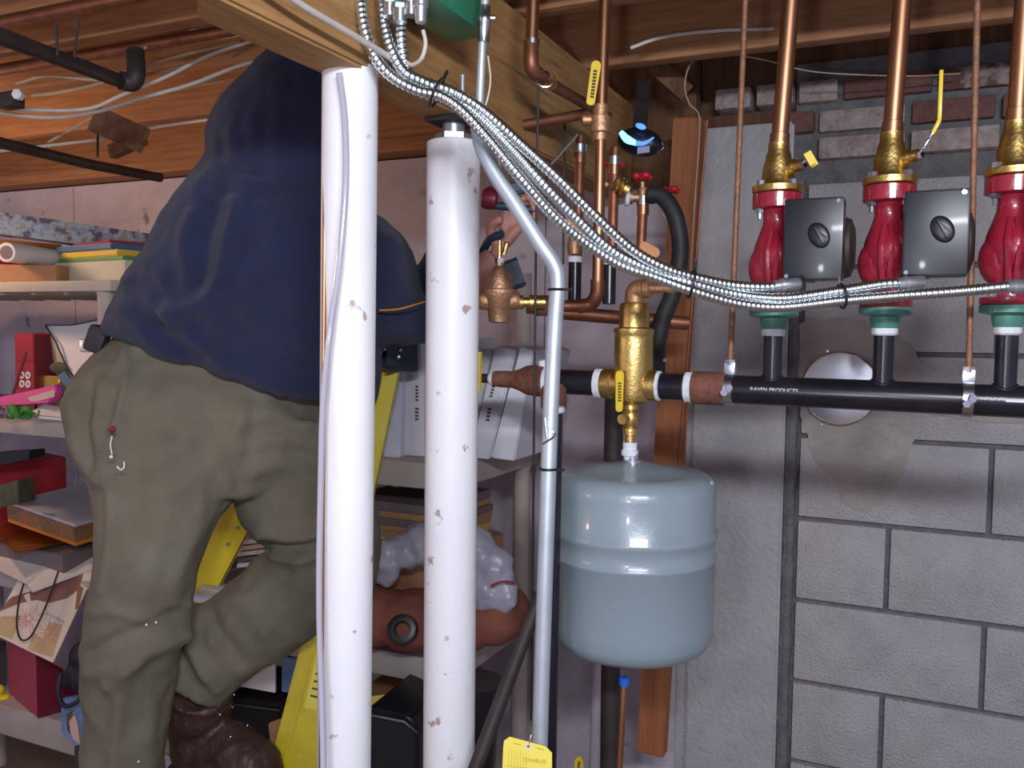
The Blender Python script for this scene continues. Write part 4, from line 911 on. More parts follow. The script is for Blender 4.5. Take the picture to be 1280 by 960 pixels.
# third shelf: red box, silver-lidded plaid box, envelope, dark box
z = LC
o, *_ = cbox('red_carton', 84, 640, 2.75, -30, 2.55, .18, .255, 'card_red', z=z+.0005); tag(o, 'large dark red carton at the back of the third shelf', 'box')
bm = solid([(-10,566),(38,563),(36,574),(-10,584)], 2.42, .08); tag(obj('black_case', bm, 'black_plastic'), 'dark slim case lying on the large red carton', 'case')
def tilted(name, a, b, c, h, m, label=None, cat=None, parent=None, bev=.003):   # a: left, b: near corner, c: right (top face points), h down
    a, b, c = V(a), V(b), V(c); d = a+c-b; nn = (a-b).cross(c-b).normalized(); nn = -nn if nn.z > 0 else nn
    h *= KD; o = obj(name, bevel_all(prism(B(), [a,b,c,d], nn*h), bev), m, parent)
    if label: tag(o, label, cat)
    return o, nn
KD = 1.17
A_, B_, C_ = PK(8,627,2.12), PK(93,656,1.98), PK(243,614,2.26)
t = thing('plaid_box', 'plaid gift box with silver-grey lid on the dark mauve box', 'box', B_)
o, nn = tilted('lid', A_, B_, C_, .007, 'lid_silver', parent=t); lab(o, 'silver-grey lid')
o, _ = tilted('body', A_+nn*.0084, B_+nn*.0084, C_+nn*.0084, .034, 'plaid', parent=t, bev=.001)
o, _ = tilted('base', A_+nn*.0484, B_+nn*.0484, C_+nn*.0484, .010, 'orange_vinyl', parent=t, bev=.002); lab(o, 'orange ribbon edge')
tilted('gold_envelope', PK(-20,650,2.27), PK(17,691,1.935), PK(110,672,2.09), .003, 'gold_foil', 'shiny gold envelope sticking out under the plaid box', 'envelope', bev=.0008)
tilted('mauve_box', PK(-30,674,2.11), PK(79,694,1.955), PK(200,662,2.20), .050, 'mauve_card', 'dark mauve box carrying the plaid box and gold envelope', 'box')
bm = solid([(-5,608),(22,600),(24,630),(-5,636)], 2.3, .08); tag(obj('olive_pouch', bm, 'olive'), 'dull olive pouch at the left edge before the red carton', 'pouch')
KD = 1.18
tilted('magazine', PK(-30,698,2.05), PK(32,728,1.90), PK(68,703,1.99), .005, 'paper', 'white magazine under the dark mauve box at the left', 'magazine', bev=.0008)
tilted('magazine', PK(28,722,1.93), PK(40,738,1.88), PK(130,704,1.98), .006, 'paper', 'white magazine sticking out above the picture bag', 'magazine', bev=.0008)
bm = box(B(), (P(50,760,2.1).x, 1.72, LC+.03), (.5,.22,.06)); bm.free()
KD = 1.19
# paper picture bag tipped off the shelf
t = thing('picture_bag', 'cream picture bag with black cord handles tipped over the shelf edge', 'bag', PK(50,780,1.95))
F = [PK(24,722,1.95),PK(118,716,1.93),PK(66,829,1.84),PK(-14,790,1.90)]
def fq(u, v, off=0):      # point on the bag's front face
    a = F[0].lerp(F[1], u); b = F[3].lerp(F[2], u); return a.lerp(b, v) - FW*off
bm = prism(B(), F, FW*.06+V((0,0,.01))); obj('front_panel', bevel_all(bm,.001), 'art_paper', t)
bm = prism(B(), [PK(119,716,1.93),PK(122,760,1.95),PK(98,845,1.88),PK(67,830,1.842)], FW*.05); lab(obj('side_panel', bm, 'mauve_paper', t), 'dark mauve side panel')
bm = B()
def blob(pts, bm=bm, off=.0015): prism(bm, [fq(a,b,off) for a, b in pts], FW*.001)
blob([(.05,.35),(.3,.22),(.5,.10),(.62,.0),(.85,.0),(.9,.18),(.8,.30),(.6,.38),(.4,.36),(.2,.44),(-.0,.62),(-.0,.5)]); blob([(.85,.12),(.95,.18),(1.0,.40),(.97,.42),(.90,.25)])
obj('animal_print', bm, 'art_brown', t, smooth=False)
bm = B()
for cx, cy, n_ in ((.42,.62,26),(.75,.72,14)):
    for i in range(n_):
        a = 2*PI*i/n_+random.uniform(-.1,.1); r = random.uniform(.10,.22); bar(bm, fq(cx+.03*cos(a),cy+.03*sin(a),.0018), fq(cx+r*cos(a),min(.97,cy+r*sin(a)),.0018), .0012, .0006, RT)
obj('coral_print', bm, 'art_pink', t)
bm = B(); prism(bm, [fq(a,b,.0010) for a, b in ((.05,.7),(.3,.62),(.35,.95),(.05,.97))], FW*.001); prism(bm, [fq(a,b,.0010) for a, b in ((.55,.62),(.9,.6),(.96,.95),(.6,.98))], FW*.001)
obj('ochre_print', bm, 'art_ochre', t, smooth=False)
bm = B()
for i in range(6): bar(bm, fq(.62+.05*i,.52+.01*i,.0018), fq(.65+.05*i,.52+.01*i,.0018), .006, .0006, UP)
obj('lettering_marks', bm, 'art_blue', t)
bm = tubes(smooth_pts([PK(30,728,1.90),PK(24,750,1.86),PK(21,780,1.84),PK(26,799,1.83),PK(38,796,1.83),PK(52,770,1.84),PK(64,740,1.87),PK(73,714,1.89)]), .0024, 8); obj('cord_handle', bm, 'bag_black', t)
# bottom shelf
z = LD
t = thing('striped_bag', 'pink and red striped gift bag on the lowest shelf', 'bag', P(50,900,2.37))
o, c, e1, e2 = cbox('front_panel', 47, 908, 2.36, 12, 2.52, .10, .215, 'pink_stripes', z=z+.0005, parent=t)
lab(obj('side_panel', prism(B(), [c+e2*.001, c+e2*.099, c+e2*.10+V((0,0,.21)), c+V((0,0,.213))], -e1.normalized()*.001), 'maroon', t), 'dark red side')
bm = solid([(70,838),(78,834),(80,893),(70,893)], 2.42, .05); tag(obj('purple_bag', bm, 'pink'), 'magenta bag squeezed right of the striped gift bag', 'bag')
KD = 1.13
t = thing('black_bag', 'black bag with strap loop between striped gift bag and trousers', 'bag', PK(95,860,1.95))
bm = B()
for q in ((92,838,1.98,.026),(102,820,1.98,.03),(104,850,1.97,.03),(85,850,1.98,.018)): ell(bm, PK(*q[:3]), (q[3],q[3],q[3]*1.2))
obj('pouch', remesh(bm, .005, 3), 'bag_black', t, angle=180)
obj('strap', tubes(smooth_pts([PK(76,842,1.93),PK(73,865,1.92),PK(80,882,1.92),PK(95,878,1.92),PK(108,862,1.94)]), .0055, 10), 'bag_black', t)
t = thing('picture_card', 'blue picture card standing beside the trousers on the lowest shelf', 'card', PK(92,910,1.95))
obj('card', solid([(76,874),(110,868),(110,955),(98,935),(76,915)], 2.226, .02), 'card_blue', t, smooth=False)
lab(obj('picture', solid([(84,895),(92,890),(97,905),(100,930),(92,925),(84,908)], 2.223, .002, 0), 'peach', t, smooth=False), 'pale figure printed on the card')
obj('picture', solid([(83,893),(90,888),(92,894),(86,902),(88,918),(84,912)], 2.222, .002, 0), 'olive', t, smooth=False)
t = thing('patterned_strap', 'black and white patterned strap hanging at the lowest shelf edge', 'strap', PK(100,945,1.9))
obj('webbing', bar(B(), PK(100,932,1.88), PK(98,1000,1.85), .022, .004, RT, bev=.001), 'bag_black', t)
bm = B()
for i in range(5): bar(bm, PK(97,942+i*8,1.875), PK(102,938+i*8,1.875), .004, .001, RT)
obj('pattern', bm, 'white_print', t)
tag(obj('green_toy', ell(ell(B(), P(3,871,2.1), (.02,.015,.008)), P(-4,862,2.1), (.02,.015,.012)), 'yellow_vinyl'), 'yellow-green object at the left edge of the lowest shelf', 'toy')
bm = solid([(-60,800),(-12,812),(-12,880),(-60,884)], 2.5, .08); tag(obj('grey_bag', bm, 'mauve_card'), 'dark grey bag left of the striped gift bag', 'bag')

# ================================================================== stepladder (folded, leaning)
t = thing('stepladder', 'yellow folded stepladder with black top cap the person stands on', 'ladder', P(330,1100,1.6))
def rail(top, mid): 
    k = (top.z-0)/(top.z-mid.z); return top, top+(mid-top)*k
n1a, n1b = rail(P(486,448,1.80), P(366,960,1.745))
n2a, n2b = rail(P(404,448,1.89), P(262,712,1.92))
side = RT
def taper_bar(bm, a, b, w0, w1, th, side, off=0):
    d = (b-a).normalized(); s = V(side); s = (s-d*s.dot(d)).normalized(); n = d.cross(s)
    ring = lambda p, w: [p+s*(w/2)+n*(th/2), p-s*(w/2)+n*(th/2), p-s*(w/2)-n*(th/2), p+s*(w/2)-n*(th/2)]
    loft(bm, [ring(a,w0), ring((a+b)/2,(w0+w1)/2), ring(b,w1)])
for a, b, w0, w1 in ((n1a,n1b,.046,.122),(n2a,n2b,.05,.085)):
    d = (b-a).normalized(); bm = B(); taper_bar(bm, a, b, w0, w1, .006, side)
    s = V(side); s = (s-d*s.dot(d)).normalized(); nrm = d.cross(s); nrm = nrm if nrm.dot(FW) > 0 else -nrm
    for sg in (-1,1):
        e0, e1_ = a+s*(w0/2*sg)+nrm*.012, b+s*(w1/2*sg)+nrm*.012; bar(bm, e0, e1_, .005, .03, s)
    if b is n1b: bar(bm, a-s*(w0*.2)-nrm*.004, b-s*(w1*.2)-nrm*.004, .004, .008, s)     # raised web line
    bevel_all(bm, .001, 1); r_ = obj('front_rail', bm, 'ladder_yellow', t)
    if b is n1b:
        lb_a, lb_b = a+(b-a)*.36, a+(b-a)*.465
        bm = bar(B(), lb_a+s*.012-nrm*.005, lb_b+s*.012-nrm*.005, .034, .001, s); lab(obj('warning_label', bm, 'tag_yellow', r_), 'pale warning label')
        bm = B()
        for i in range(9): q = lb_a.lerp(lb_b, .12+i*.09)+s*.012-nrm*.0062; bar(bm, q-s*.010, q+s*.010, .0035, .0008, d)
        obj('label_marks', bm, 'ink', r_)
        q = a+(b-a)*.352-s*.026-nrm*.003; obj('rivet', lathe(B(), q, -nrm, [(0,.006),(.003,.005),(.004,.002)], 14), 'steel', r_)
    else:
        for f in (.245,.27): q = a+(b-a)*f-nrm*.003; obj('rivet', lathe(B(), q+s*.01, -nrm, [(0,.005),(.003,.004)], 12), 'steel', r_)
o2 = FW*.03-RT*.082
for a, b, w0, w1 in ((n1a+FW*.05,n1b+FW*.05,.03,.035),(n2a+o2,n2b+FW*.05+RT*.06,.03,.035)):
    bm = B(); taper_bar(bm, a, b, w0, w1, .02, side); bevel_all(bm, .001, 1); obj('rear_rail', bm, 'ladder_yellow', t)
for zs in (1.31, .98, .65, .33, .08):
    f1, f2 = (n1a.z-zs)/(n1a.z-n1b.z), (n2a.z-zs)/(n2a.z-n2b.z); a, b = n1a.lerp(n1b, f1), n2a.lerp(n2b, f2)
    a, b = a.lerp(b, .05), b.lerp(a, .03); bm = bar(B(), a-FW*.0, b-FW*.01, .085, .02, FW-RT*.2, bev=.002)
    for i in range(5): bar(bm, a+(FW-RT*.2)*(.012*(i-2))+V((0,0,.011)), b+(FW-RT*.2)*(.012*(i-2))+V((0,0,.011)), .003, .003)
    obj('step', bm, 'galv', t)
cc = (n1a+n2a)/2+V((0,0,.01)); bm = bar(B(), n1a+RT*.028+V((0,0,.012)), n2a-RT*.03+V((0,0,.012)), .062, .11, UP, bev=.008)
cp = lab(obj('top_cap', bm, 'navy_tool', t), 'black plastic top cap')
for q in ((478,416,1.735),(480,436,1.735),(500,437,1.735),(498,446,1.735)): obj('rivet', lathe(B(), P(*q), -FW, [(-.01,.004),(.002,.004),(.003,.002)], 12), 'steel', cp)

# ================================================================== the person
PR = P(200,1100,1.6); PR.z = .342
person = thing('person', 'person in navy hooded sweatshirt and olive trousers standing on the ladder, back turned', 'person', PR)
def ring2(x1,y1,x2,y2,d,th,d2=None,n=28,ex=2.3):
    a, b = P(x1,y1,d), P(x2,y2,d2 or d); c = (a+b)/2; s = (a-b)/2; f = FW - s.normalized()*FW.dot(s.normalized()); f.normalize(); out = []
    for k in range(n):
        t = 2*PI*k/n; ct, st = cos(t), sin(t)
        out.append(c + s*(abs(ct)**(2/ex)*(1 if ct>=0 else -1)) + f*th*(abs(st)**(2/ex)*(1 if st>=0 else -1)))
    return out
def dense(keys, n=5):
    ks = [V(k[:3]) for k in keys]; out = []
    arr = np.array([list(k)+[k[4]]*(7-len(k)) if len(k) < 7 else list(k) for k in keys], float); m = len(arr)
    for i in range(m-1):
        p0, p1, p2, p3 = arr[max(i-1,0)], arr[i], arr[i+1], arr[min(i+2,m-1)]
        for j in range(n):
            t = j/n; out.append(.5*((2*p1)+(p2-p0)*t+(2*p0-5*p1+4*p2-p3)*t*t+(3*p1-p0-3*p2+p3)*t**3))
    out.append(arr[-1]); return out
def limb(bm, keys, ex=2.2):
    loft(bm, [ring2(k[0],k[1],k[2],k[3],k[4],k[5],k[6],ex=ex) for k in dense(keys)])
# ---- trousers
bm = B()
limb(bm, [(165,405,402,455,1.66,.125,1.72),(125,440,412,490,1.64,.14,1.74),(92,470,425,530,1.60,.15,1.74),(80,505,425,575,1.58,.15,1.74),(84,540,372,606,1.57,.135,1.70),(96,570,325,618,1.56,.12,1.66)], 2.3)
limb(bm, [(80,500,330,560,1.58,.12,1.64),(92,560,304,592,1.56,.115,1.62),(114,605,288,628,1.56,.105,1.61),(124,645,266,658,1.56,.10),(126,690,250,694,1.55,.095),(117,745,236,748,1.55,.085),(112,785,230,790,1.56,.085),(108,815,222,822,1.58,.082),(109,870,212,872,1.60,.078),(108,960,200,962,1.62,.074),(112,1060,206,1062,1.63,.074),(116,1108,206,1110,1.63,.072)], 2.2)
limb(bm, [(285,520,440,530,1.68,.11),(292,590,446,560,1.69,.105),(302,645,458,600,1.69,.10),(326,672,470,640,1.69,.095),(342,684,475,692,1.69,.085),(342,682,462,748,1.69,.08),(322,696,424,768,1.70,.075),(294,724,390,796,1.70,.072),(258,752,352,824,1.71,.07),(228,775,312,846,1.71,.068),(217,836,278,878,1.72,.066)], 2.2)
bm = remesh(bm, .0065, 5)
fl = []
def FL(pts, h, w): fl.append(([P(a,b,d) for a, b, d in pts], h, w))
FL([(155,440,1.50),(158,480,1.47),(152,520,1.46),(140,560,1.46)], .008, .012)
FL([(110,480,1.50),(104,530,1.47),(112,580,1.47)], -.010, .012); FL([(128,480,1.48),(120,540,1.45),(125,600,1.46)], .007, .010)
FL([(95,500,1.52),(92,540,1.5),(105,585,1.5)], .006, .010)
FL([(300,520,1.56),(280,560,1.5),(240,600,1.46),(200,620,1.46)], .006, .018); FL([(330,505,1.60),(250,530,1.5),(190,580,1.45)], .006, .02)
FL([(118,765,1),(150,764,1),(190,776,1)], .006, .010); FL([(112,818,1),(150,797,1),(200,776,1),(228,765,1)], -.007, .010)
FL([(138,856,1),(172,820,1),(225,795,1)], .009, .010); FL([(112,842,1),(150,830,1)], .005, .010)
FL([(232,760,1),(262,758,1),(300,748,1)], .004, .010); FL([(262,765,1),(270,800,1),(300,835,1)], .006, .010)
FL([(345,690,1.69),(370,696,1.68),(400,690,1.69)], .012, .012); FL([(330,665,1.67),(365,672,1.66),(400,668,1.67)], .012, .012); FL([(335,680,1.68),(370,684,1.67),(400,680,1.67)], -.014, .008)
FL([(350,705,1.69),(340,730,1.71),(300,760,1.73),(270,800,1.74)], .007, .014); FL([(380,700,1.69),(370,740,1.71),(330,790,1.73)], .005, .012)
FL([(240,760,1.74),(245,800,1.74),(260,840,1.74)], .009, .012); FL([(262,760,1.73),(285,810,1.73),(300,830,1.74)], -.008, .010); FL([(232,790,1.74),(250,830,1.74),(270,860,1.74)], .007, .008)
FL([(300,530,1.64),(340,520,1.62),(400,535,1.64)], .006, .012); FL([(305,560,1.66),(350,548,1.63),(400,560,1.64)], .006, .010); FL([(310,590,1.67),(360,580,1.65),(400,590,1.66)], .005, .012)
FL([(318,505,1.64),(310,560,1.64),(298,610,1.65)], -.005, .010)
FL([(134,590,1),(136,650,1),(134,690,1),(126,740,1)], .004, .004); FL([(158,430,1),(161,470,1),(151,520,1),(140,542,1)], .005, .004)
FL([(172,822,1),(152,870,1),(142,960,1)], .007, .010); FL([(190,880,1),(182,960,1)], .005, .010)
FL([(180,470,1),(230,540,1),(262,600,1)], .004, .02); FL([(215,640,1),(190,700,1),(180,740,1)], .004, .016); FL([(250,620,1),(232,690,1),(215,735,1)], .005, .012)
folds(bm, fl, .0055, (13,13,9), 2)
tr = lab(obj('trousers', bm, 'trousers', person, angle=180), 'baggy olive work trousers')
# seams, keyring thread
bm = B()
def hug(bm, pts, r):
    tube(bm, smooth_pts([P(a,b,d) for a, b, d in pts], 6), r, 6)
hug(bm, [(140,545,1.435),(138,556,1.43),(140,568,1.43)], .0010); hug(bm, [(146,583,1.425),(151,587,1.425),(155,584,1.425),(155,577,1.425)], .0012)
ell(bm, P(139,571,1.43), (.003,.003,.003), seg=8)
lab(obj('loose_thread', bm, 'white_print', tr), 'white thread caught at the pocket')
lab(obj('pocket_badge', ell(B(), P(140,537,1.44), (.007,.004,.006), seg=10), 'maroon', tr), 'small red pocket stitching')
bm = B()
for q in ((183,781,1.47),(195,778,1.475),(173,952,1.55),(252,800,1.72)): ell(bm, P(*q), (.0022,.0016,.0022), seg=8)
obj('paint_fleck', bm, 'white_print', tr)
# belt pouch
bm = box(B(), P(122,424,1.60), (.036,.03,.050), RZ(YAW) @ Matrix.Rotation(.35,3,'Y'), bev=.009); lab(obj('belt_pouch', bm, 'bag_black', person), 'black pouch on the belt')
obj('belt_clip', box(B(), P(107,432,1.60), (.02,.008,.024), RZ(YAW), bev=.003), 'nut_grey', person)
# ---- sweatshirt
bm = B()
limb(bm, [(134,410,455,512,1.68,.14,1.74),(127,412,462,508,1.66,.16,1.74),(138,393,470,500,1.64,.168,1.74),(158,350,475,462,1.62,.17,1.72),(184,310,478,425,1.61,.17,1.70),(212,262,474,380,1.60,.165,1.68),(238,222,466,330,1.59,.15,1.67),(262,195,462,285,1.59,.135,1.66),(292,175,450,240,1.60,.11,1.65),(318,150,440,200,1.61,.09,1.64)], 2.3)
limb(bm, [(300,238,425,262,1.58,.08),(274,216,452,240,1.57,.10),(264,185,462,208,1.57,.115),(266,158,466,175,1.57,.12),(284,130,464,140,1.58,.12),(310,100,456,100,1.59,.115),(334,78,446,70,1.60,.10),(360,58,425,48,1.61,.06)], 2.1)
limb(bm, [(405,250,470,300,1.66,.07),(440,258,400,380,1.64,.09),(478,276,420,425,1.63,.095),(503,300,455,436,1.63,.09),(520,335,490,430,1.64,.07),(533,372,520,428,1.66,.055),(556,362,575,420,1.68,.045),(572,340,592,378,1.70,.038)], 2.1)
# bent left arm in front of the chest
tube(bm, smooth_pts([P(420,300,1.80),P(470,360,1.86),P(510,380,1.84),P(560,330,1.78)],5), .045, 16)
bm = remesh(bm, .0065, 5)
fl = []
FL([(282,212,1.46),(300,228,1.44),(330,236,1.44),(350,222,1.45)], .008, .016); FL([(285,236,1.47),(310,246,1.45),(345,242,1.45)], -.009, .010)
FL([(307,232,1),(317,250,1),(330,262,1)], .005, .008)
FL([(318,150,1.46),(322,175,1.45),(316,200,1.45)], .007, .012); FL([(345,110,1.48),(350,150,1.46),(340,190,1.45)], .006, .014); FL([(300,140,1.48),(290,170,1.46),(296,205,1.45)], .005, .010)
FL([(296,252,1.46),(288,300,1.45),(276,345,1.45),(262,372,1.45),(220,395,1.48)], .013, .013)
FL([(240,270,1.47),(232,310,1.46),(238,350,1.46)], .008, .011); FL([(265,255,1.46),(258,310,1.45),(250,350,1.45)], -.010, .013)
FL([(216,385,1.49),(245,430,1.49),(300,465,1.50),(350,480,1.52)], .008, .012); FL([(170,365,1.52),(200,410,1.5),(250,450,1.5)], -.008, .012)
FL([(150,385,1.54),(185,420,1.51),(235,455,1.5),(300,480,1.52),(398,492,1.58)], .008, .010)
FL([(160,352,1.52),(180,372,1.5),(205,392,1.5)], .009, .010); FL([(185,330,1.50),(205,350,1.49)], .007, .012)
FL([(250,400,1.48),(300,370,1.46),(380,360,1.48)], .004, .03); FL([(350,290,1.45),(370,350,1.46),(375,420,1.5)], .005, .03)
FL([(476,392,1.56),(500,388,1.57),(530,382,1.60)], -.006, .006)
folds(bm, fl, .008, (11,11,9), 8)
lab(obj('hoodie', bm, 'hoodie', person, angle=180), 'navy hooded sweatshirt with the hood up')
obj('sleeve_cord', tubes(smooth_pts([P(474,388,1.535),P(500,386,1.54),P(531,377,1.57)]), .0016, 6), 'orange_vinyl', person)['label'] = 'thin orange seam on the sleeve'
# ---- body: one surface
bm = B()
limb(bm, [(190,430,395,480,1.68,.10,1.72),(210,380,400,440,1.68,.11,1.72),(250,300,430,400,1.67,.115),(280,240,440,320,1.66,.10),(320,200,430,250,1.65,.07),(345,175,415,200,1.62,.05),(335,140,432,160,1.60,.075),(322,118,442,120,1.60,.095),(335,90,440,84,1.60,.09),(360,70,425,62,1.60,.05)], 2.0)
ell(bm, P(450,120,1.66), (.012,.014,.018))   # nose, facing the pipework
ell(bm, P(446,150,1.66), (.02,.02,.012))
limb(bm, [(130,500,320,540,1.62,.09),(140,600,270,610,1.60,.08),(145,700,235,700,1.60,.065),(135,800,205,800,1.60,.06),(138,900,185,900,1.64,.045),(140,1090,178,1090,1.64,.035)])
limb(bm, [(310,520,430,530,1.68,.08),(330,600,440,590,1.69,.075),(350,665,455,650,1.69,.06),(365,690,450,730,1.69,.055),(310,730,370,775,1.70,.05),(250,795,290,835,1.71,.04),(227,860,265,885,1.74,.035)])
for s_, (ax0, ay0) in ((0,(155,1150)),(1,(256,955))):
    d_ = (1.62,1.75)[s_]; tube(bm, smooth_pts([P(ax0,ay0-45,d_),P(ax0+5,ay0-5,d_-.01),P(ax0+45,ay0+5,d_-.045)],4), .030, 14)
tube(bm, smooth_pts([P(430,290,1.66),P(470,340,1.66),P(515,385,1.67),P(545,392,1.68)],5), [.045,.044,.043,.042,.041,.04,.039,.038,.037,.036,.035,.034,.033,.033,.033,.033], 16)
tube(bm, smooth_pts([P(545,392,1.68),P(580,358,1.70),P(602,338,1.70),P(618,322,1.70)],5), [.034]*5+[.032]*4+[.028]*4+[.026,.025,.024], 16)
# left arm in front of the chest (hidden from the photo), relaxed hand
tube(bm, smooth_pts([P(420,300,1.80),P(470,360,1.86),P(510,380,1.84),P(560,330,1.78)],5), .034, 16)
def palm(bm, w, e, width, th):          # wrist, knuckle centre, half-width vector
    w, e = V(w), V(e); d = (e-w).normalized(); s = V(width); n = d.cross(s).normalized()
    rings = []
    for f, k in ((-.15,.62),(0,.66),(.3,.92),(.7,1.05),(1.0,1.0),(1.12,.8)):
        c = w.lerp(e, f); rings.append([c+s*(k*cos(a))+n*(th*(1.1-.25*f)*sin(a)) for a in np.linspace(0,2*PI,20,endpoint=False)])
    loft(bm, rings)
def finger(bm, pts, r0, r1):
    pts = smooth_pts(pts, 5); n = len(pts); rr = [r0+(r1-r0)*i/(n-1) for i in range(n)]; rr[-1] *= .7
    tube(bm, pts, rr, 12)
wr, kn = P(618,322,1.70), P(643,287,1.70); wv = (RT*.75+UP*.35)*.036
palm(bm, wr, kn, wv, .014)
for f, (pts) in enumerate([
    [(629,288,1.70),(632,270,1.695),(641,255,1.685),(652,249,1.672)],
    [(638,283,1.70),(645,262,1.695),(655,248,1.685),(664,247,1.67)],
    [(648,282,1.70),(656,264,1.70),(665,254,1.69),(668,262,1.672)],
    [(656,287,1.70),(664,272,1.70),(669,264,1.69),(668,274,1.675)]]):
    finger(bm, [P(*q) for q in pts], (.0090,.0095,.0090,.0080)[f], (.0072,.0074,.0072,.0064)[f])
finger(bm, [P(622,306,1.695),P(614,292,1.69),P(616,280,1.68),P(628,273,1.67)], .0115, .0085)
# hidden left hand behind the right column
palm(bm, P(560,330,1.78), P(566,300,1.77), RT*.036, .014)
for i in range(4):
    b0 = P(552+i*9,300,1.77); finger(bm, [b0, b0+UP*.03, b0+UP*.05-FW*.01, b0+UP*.055-FW*.03], .009, .007)
finger(bm, [P(550,318,1.77),P(543,306,1.76),P(545,292,1.75)], .011, .0085)
bm = remesh(bm, .0034, 2)
lab(obj('body', bm, 'skin', person, angle=180), 'bare hand closed on a dark tool')
# ---- boots
def boot(base, toe, legtop, lb):
    base, toe, lt = V(base), V(toe), V(legtop)
    bm = B(); f = (toe-base).normalized(); u = V((0,0,1)); s = f.cross(u).normalized()
    def rg(c, w, h, dirn): 
        n2 = dirn.cross(s).normalized(); return [c+s*(w*cos(a))+n2*(h*sin(a)) for a in np.linspace(0,2*PI,24,endpoint=False)]
    L = (toe-base).length
    loft(bm, [rg(base+u*.045+f*(-.052),.026,.026,f), rg(base+u*.048+f*(-.03),.040,.044,f), rg(base+u*.058+f*.02,.050,.062,f), rg(base+u*.060+f*(L*.4),.050,.064,f), rg(base+u*.055+f*(L*.65),.052,.054,f), rg(base+u*.048+f*(L*.85),.048,.044,f), rg(base+u*.034+f*(L*.97),.030,.024,f), rg(base+u*.033+f*(L*1.0),.012,.012,f)])
    ax = (lt-(base+u*.05)).normalized(); q = [base+u*.05+f*.005, base+u*.10+f*.0, (base+u*.10).lerp(lt,.4), lt]
    tube(bm, smooth_pts(q,5), [.056]*5+[.058]*5+[.062]*5+[.064], 24)
    bm = remesh(bm, .005, 4); folds(bm, [], .003, (24,24,20), 4)
    for v in bm.verts: v.co.z = max(v.co.z, base.z+.012)
    b = lab(obj('boot', bm, 'leather', person, angle=180), lb)
    bm = B(); o = [base-f*.06, base-f*.05+s*.034, base+s*.040+f*.02, base+s*.036+f*(L*.4), base+s*.046+f*(L*.7), base+s*.036+f*(L*.92), base+f*(L*1.02), base-s*.036+f*(L*.92), base-s*.046+f*(L*.7), base-s*.036+f*(L*.4), base-s*.040+f*.02, base-f*.05-s*.034]
    prism(bm, o, u*.02); bevel_all(bm, .003); obj('sole', bm, 'sole', b)
    o0 = wloc(b)
    def snap(p, off=.001):
        ok, q, n_, _ = b.closest_point_on_mesh(V(p)-o0); return q+n_*off+o0
    bm = B()
    for i in range(5):
        c = base+f*(.112-.014*i)+u*(.106+.022*i); tube(bm, smooth_pts([snap(c-s*.026), snap(c-s*.012+u*.004), snap(c+u*.006), snap(c+s*.012+u*.004), snap(c+s*.026)],3), .0022, 6)
    obj('laces', bm, 'hair', b)
    bm = B()
    for i in range(3):
        for sg in (-1,1): ell(bm, snap(base+f*(.106-.014*i)+u*(.118+.024*i)+s*(.028*sg)), (.0035,.003,.003), seg=8)
    obj('eyelets', bm, 'chrome', b)
bs = P(248,985,1.76); bs.z = .660
te = P(330,985,1.69); te.z = .660
te = bs+(te-bs).normalized()*.195
boot(bs, te, P(250,862,1.72), 'brown leather boot on the ladder step')
b2 = P(155,1150,1.66); b2.z = .342; t2 = b2+(RT*.8-FW*.5+V((0,0,0)))*.19; t2.z = .342
boot(b2, t2, P(160,1050,1.63), 'brown leather boot below the frame')
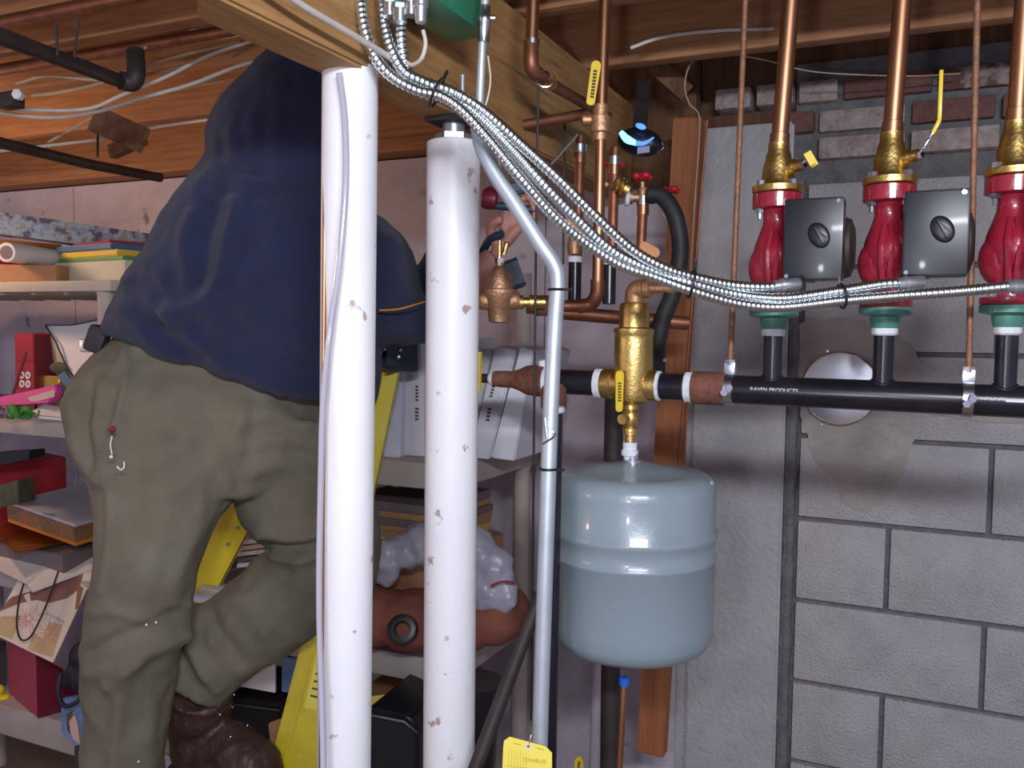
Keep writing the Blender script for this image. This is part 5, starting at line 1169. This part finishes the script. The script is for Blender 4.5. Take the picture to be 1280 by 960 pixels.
# tool in the hand
t = thing('hand_tool', 'dark hand tool with maroon end held in the bare hand', 'tool', P(640,255,1.68))
obj('shaft', tubes([P(608,256,1.69),P(640,259,1.683),P(672,263,1.680)], .0075, 14), 'navy_tool', t)
obj('head', ell(lathe(B(), P(622,250,1.685), -RT+UP*.1, [(0,.013),(.004,.019),(.022,.020),(.030,.016)], 20), P(612,246,1.69), (.014,.014,.02)), 'maroon', t)
obj('jaw', bar(B(), P(634,237,1.68), P(655,233,1.68), .016, .012, UP, bev=.004), 'navy_tool', t)
pt('pipe_wrench', 'small dark wrench below the hand behind the brass screw', 'tool', [P(602,318,1.72),P(612,300,1.69),P(628,292,1.675)], .008, 'navy_tool', seg=10)
pt('yellow_lever', 'narrow yellow valve lever at the right edge of the right column', 'lever', [P(599,440,1.6),P(598,490,1.6)], .0055, 'yellow_vinyl', sm=False, seg=8)
bm = bar(B(), P(634,330,1.62), P(644,358,1.62), .03, .02, RT, bev=.005); tag(obj('gauge_body', bm, 'navy_tool'), 'dark gauge body right behind the brass bell valve', 'gauge')

# ================================================================== camera, light, world
cam = bpy.data.cameras.new('camera'); cam.sensor_width = 36; cam.lens = FPX/1280*36; cam.clip_start = .02
co = bpy.data.objects.new('camera', cam); C.objects.link(co)
mm = Matrix((RT, UP, -FW)).transposed().to_4x4(); mm.translation = EYE; co.matrix_world = mm
bpy.context.scene.camera = co
def area(loc, tgt, sx, sy, power, col):
    l = bpy.data.lights.new('lamp', 'AREA'); l.shape = 'RECTANGLE'; l.size = sx; l.size_y = sy; l.energy = power; l.color = col
    o = bpy.data.objects.new('lamp', l); C.objects.link(o); o.location = loc
    o.rotation_euler = (V(tgt)-V(loc)).to_track_quat('-Z', 'Y').to_euler(); return o
def point(loc, r, power, col):
    l = bpy.data.lights.new('lamp', 'POINT'); l.shadow_soft_size = r; l.energy = power; l.color = col
    o = bpy.data.objects.new('lamp', l); C.objects.link(o); o.location = loc; return o
area((.42,-.35,2.05), (-.4,1.5,1.2), .8, .08, 33, (.88,.91,1))
point((-.15,-.08,1.46), .04, 14, (.86,.89,1))
point((-2.5,1.33,1.92), .06, 11, (1,.60,.34))
point((-1.75,.15,1.6), .05, 7, (1,.66,.42))  # added warm fill with no real fixture, lifts the left shelf fronts
point((-1.5,1.72,1.95), .04, .8, (1,.6,.35))
w = bpy.data.worlds.new('world'); bpy.context.scene.world = w; w.use_nodes = True
w.node_tree.nodes['Background'].inputs[0].default_value = (.56,.54,.76,1); w.node_tree.nodes['Background'].inputs[1].default_value = .70
vs = bpy.context.scene.view_settings; vs.view_transform = 'Standard'; vs.look = 'None'; vs.gamma = 1; vs.exposure = 0; vs.use_curve_mapping = False
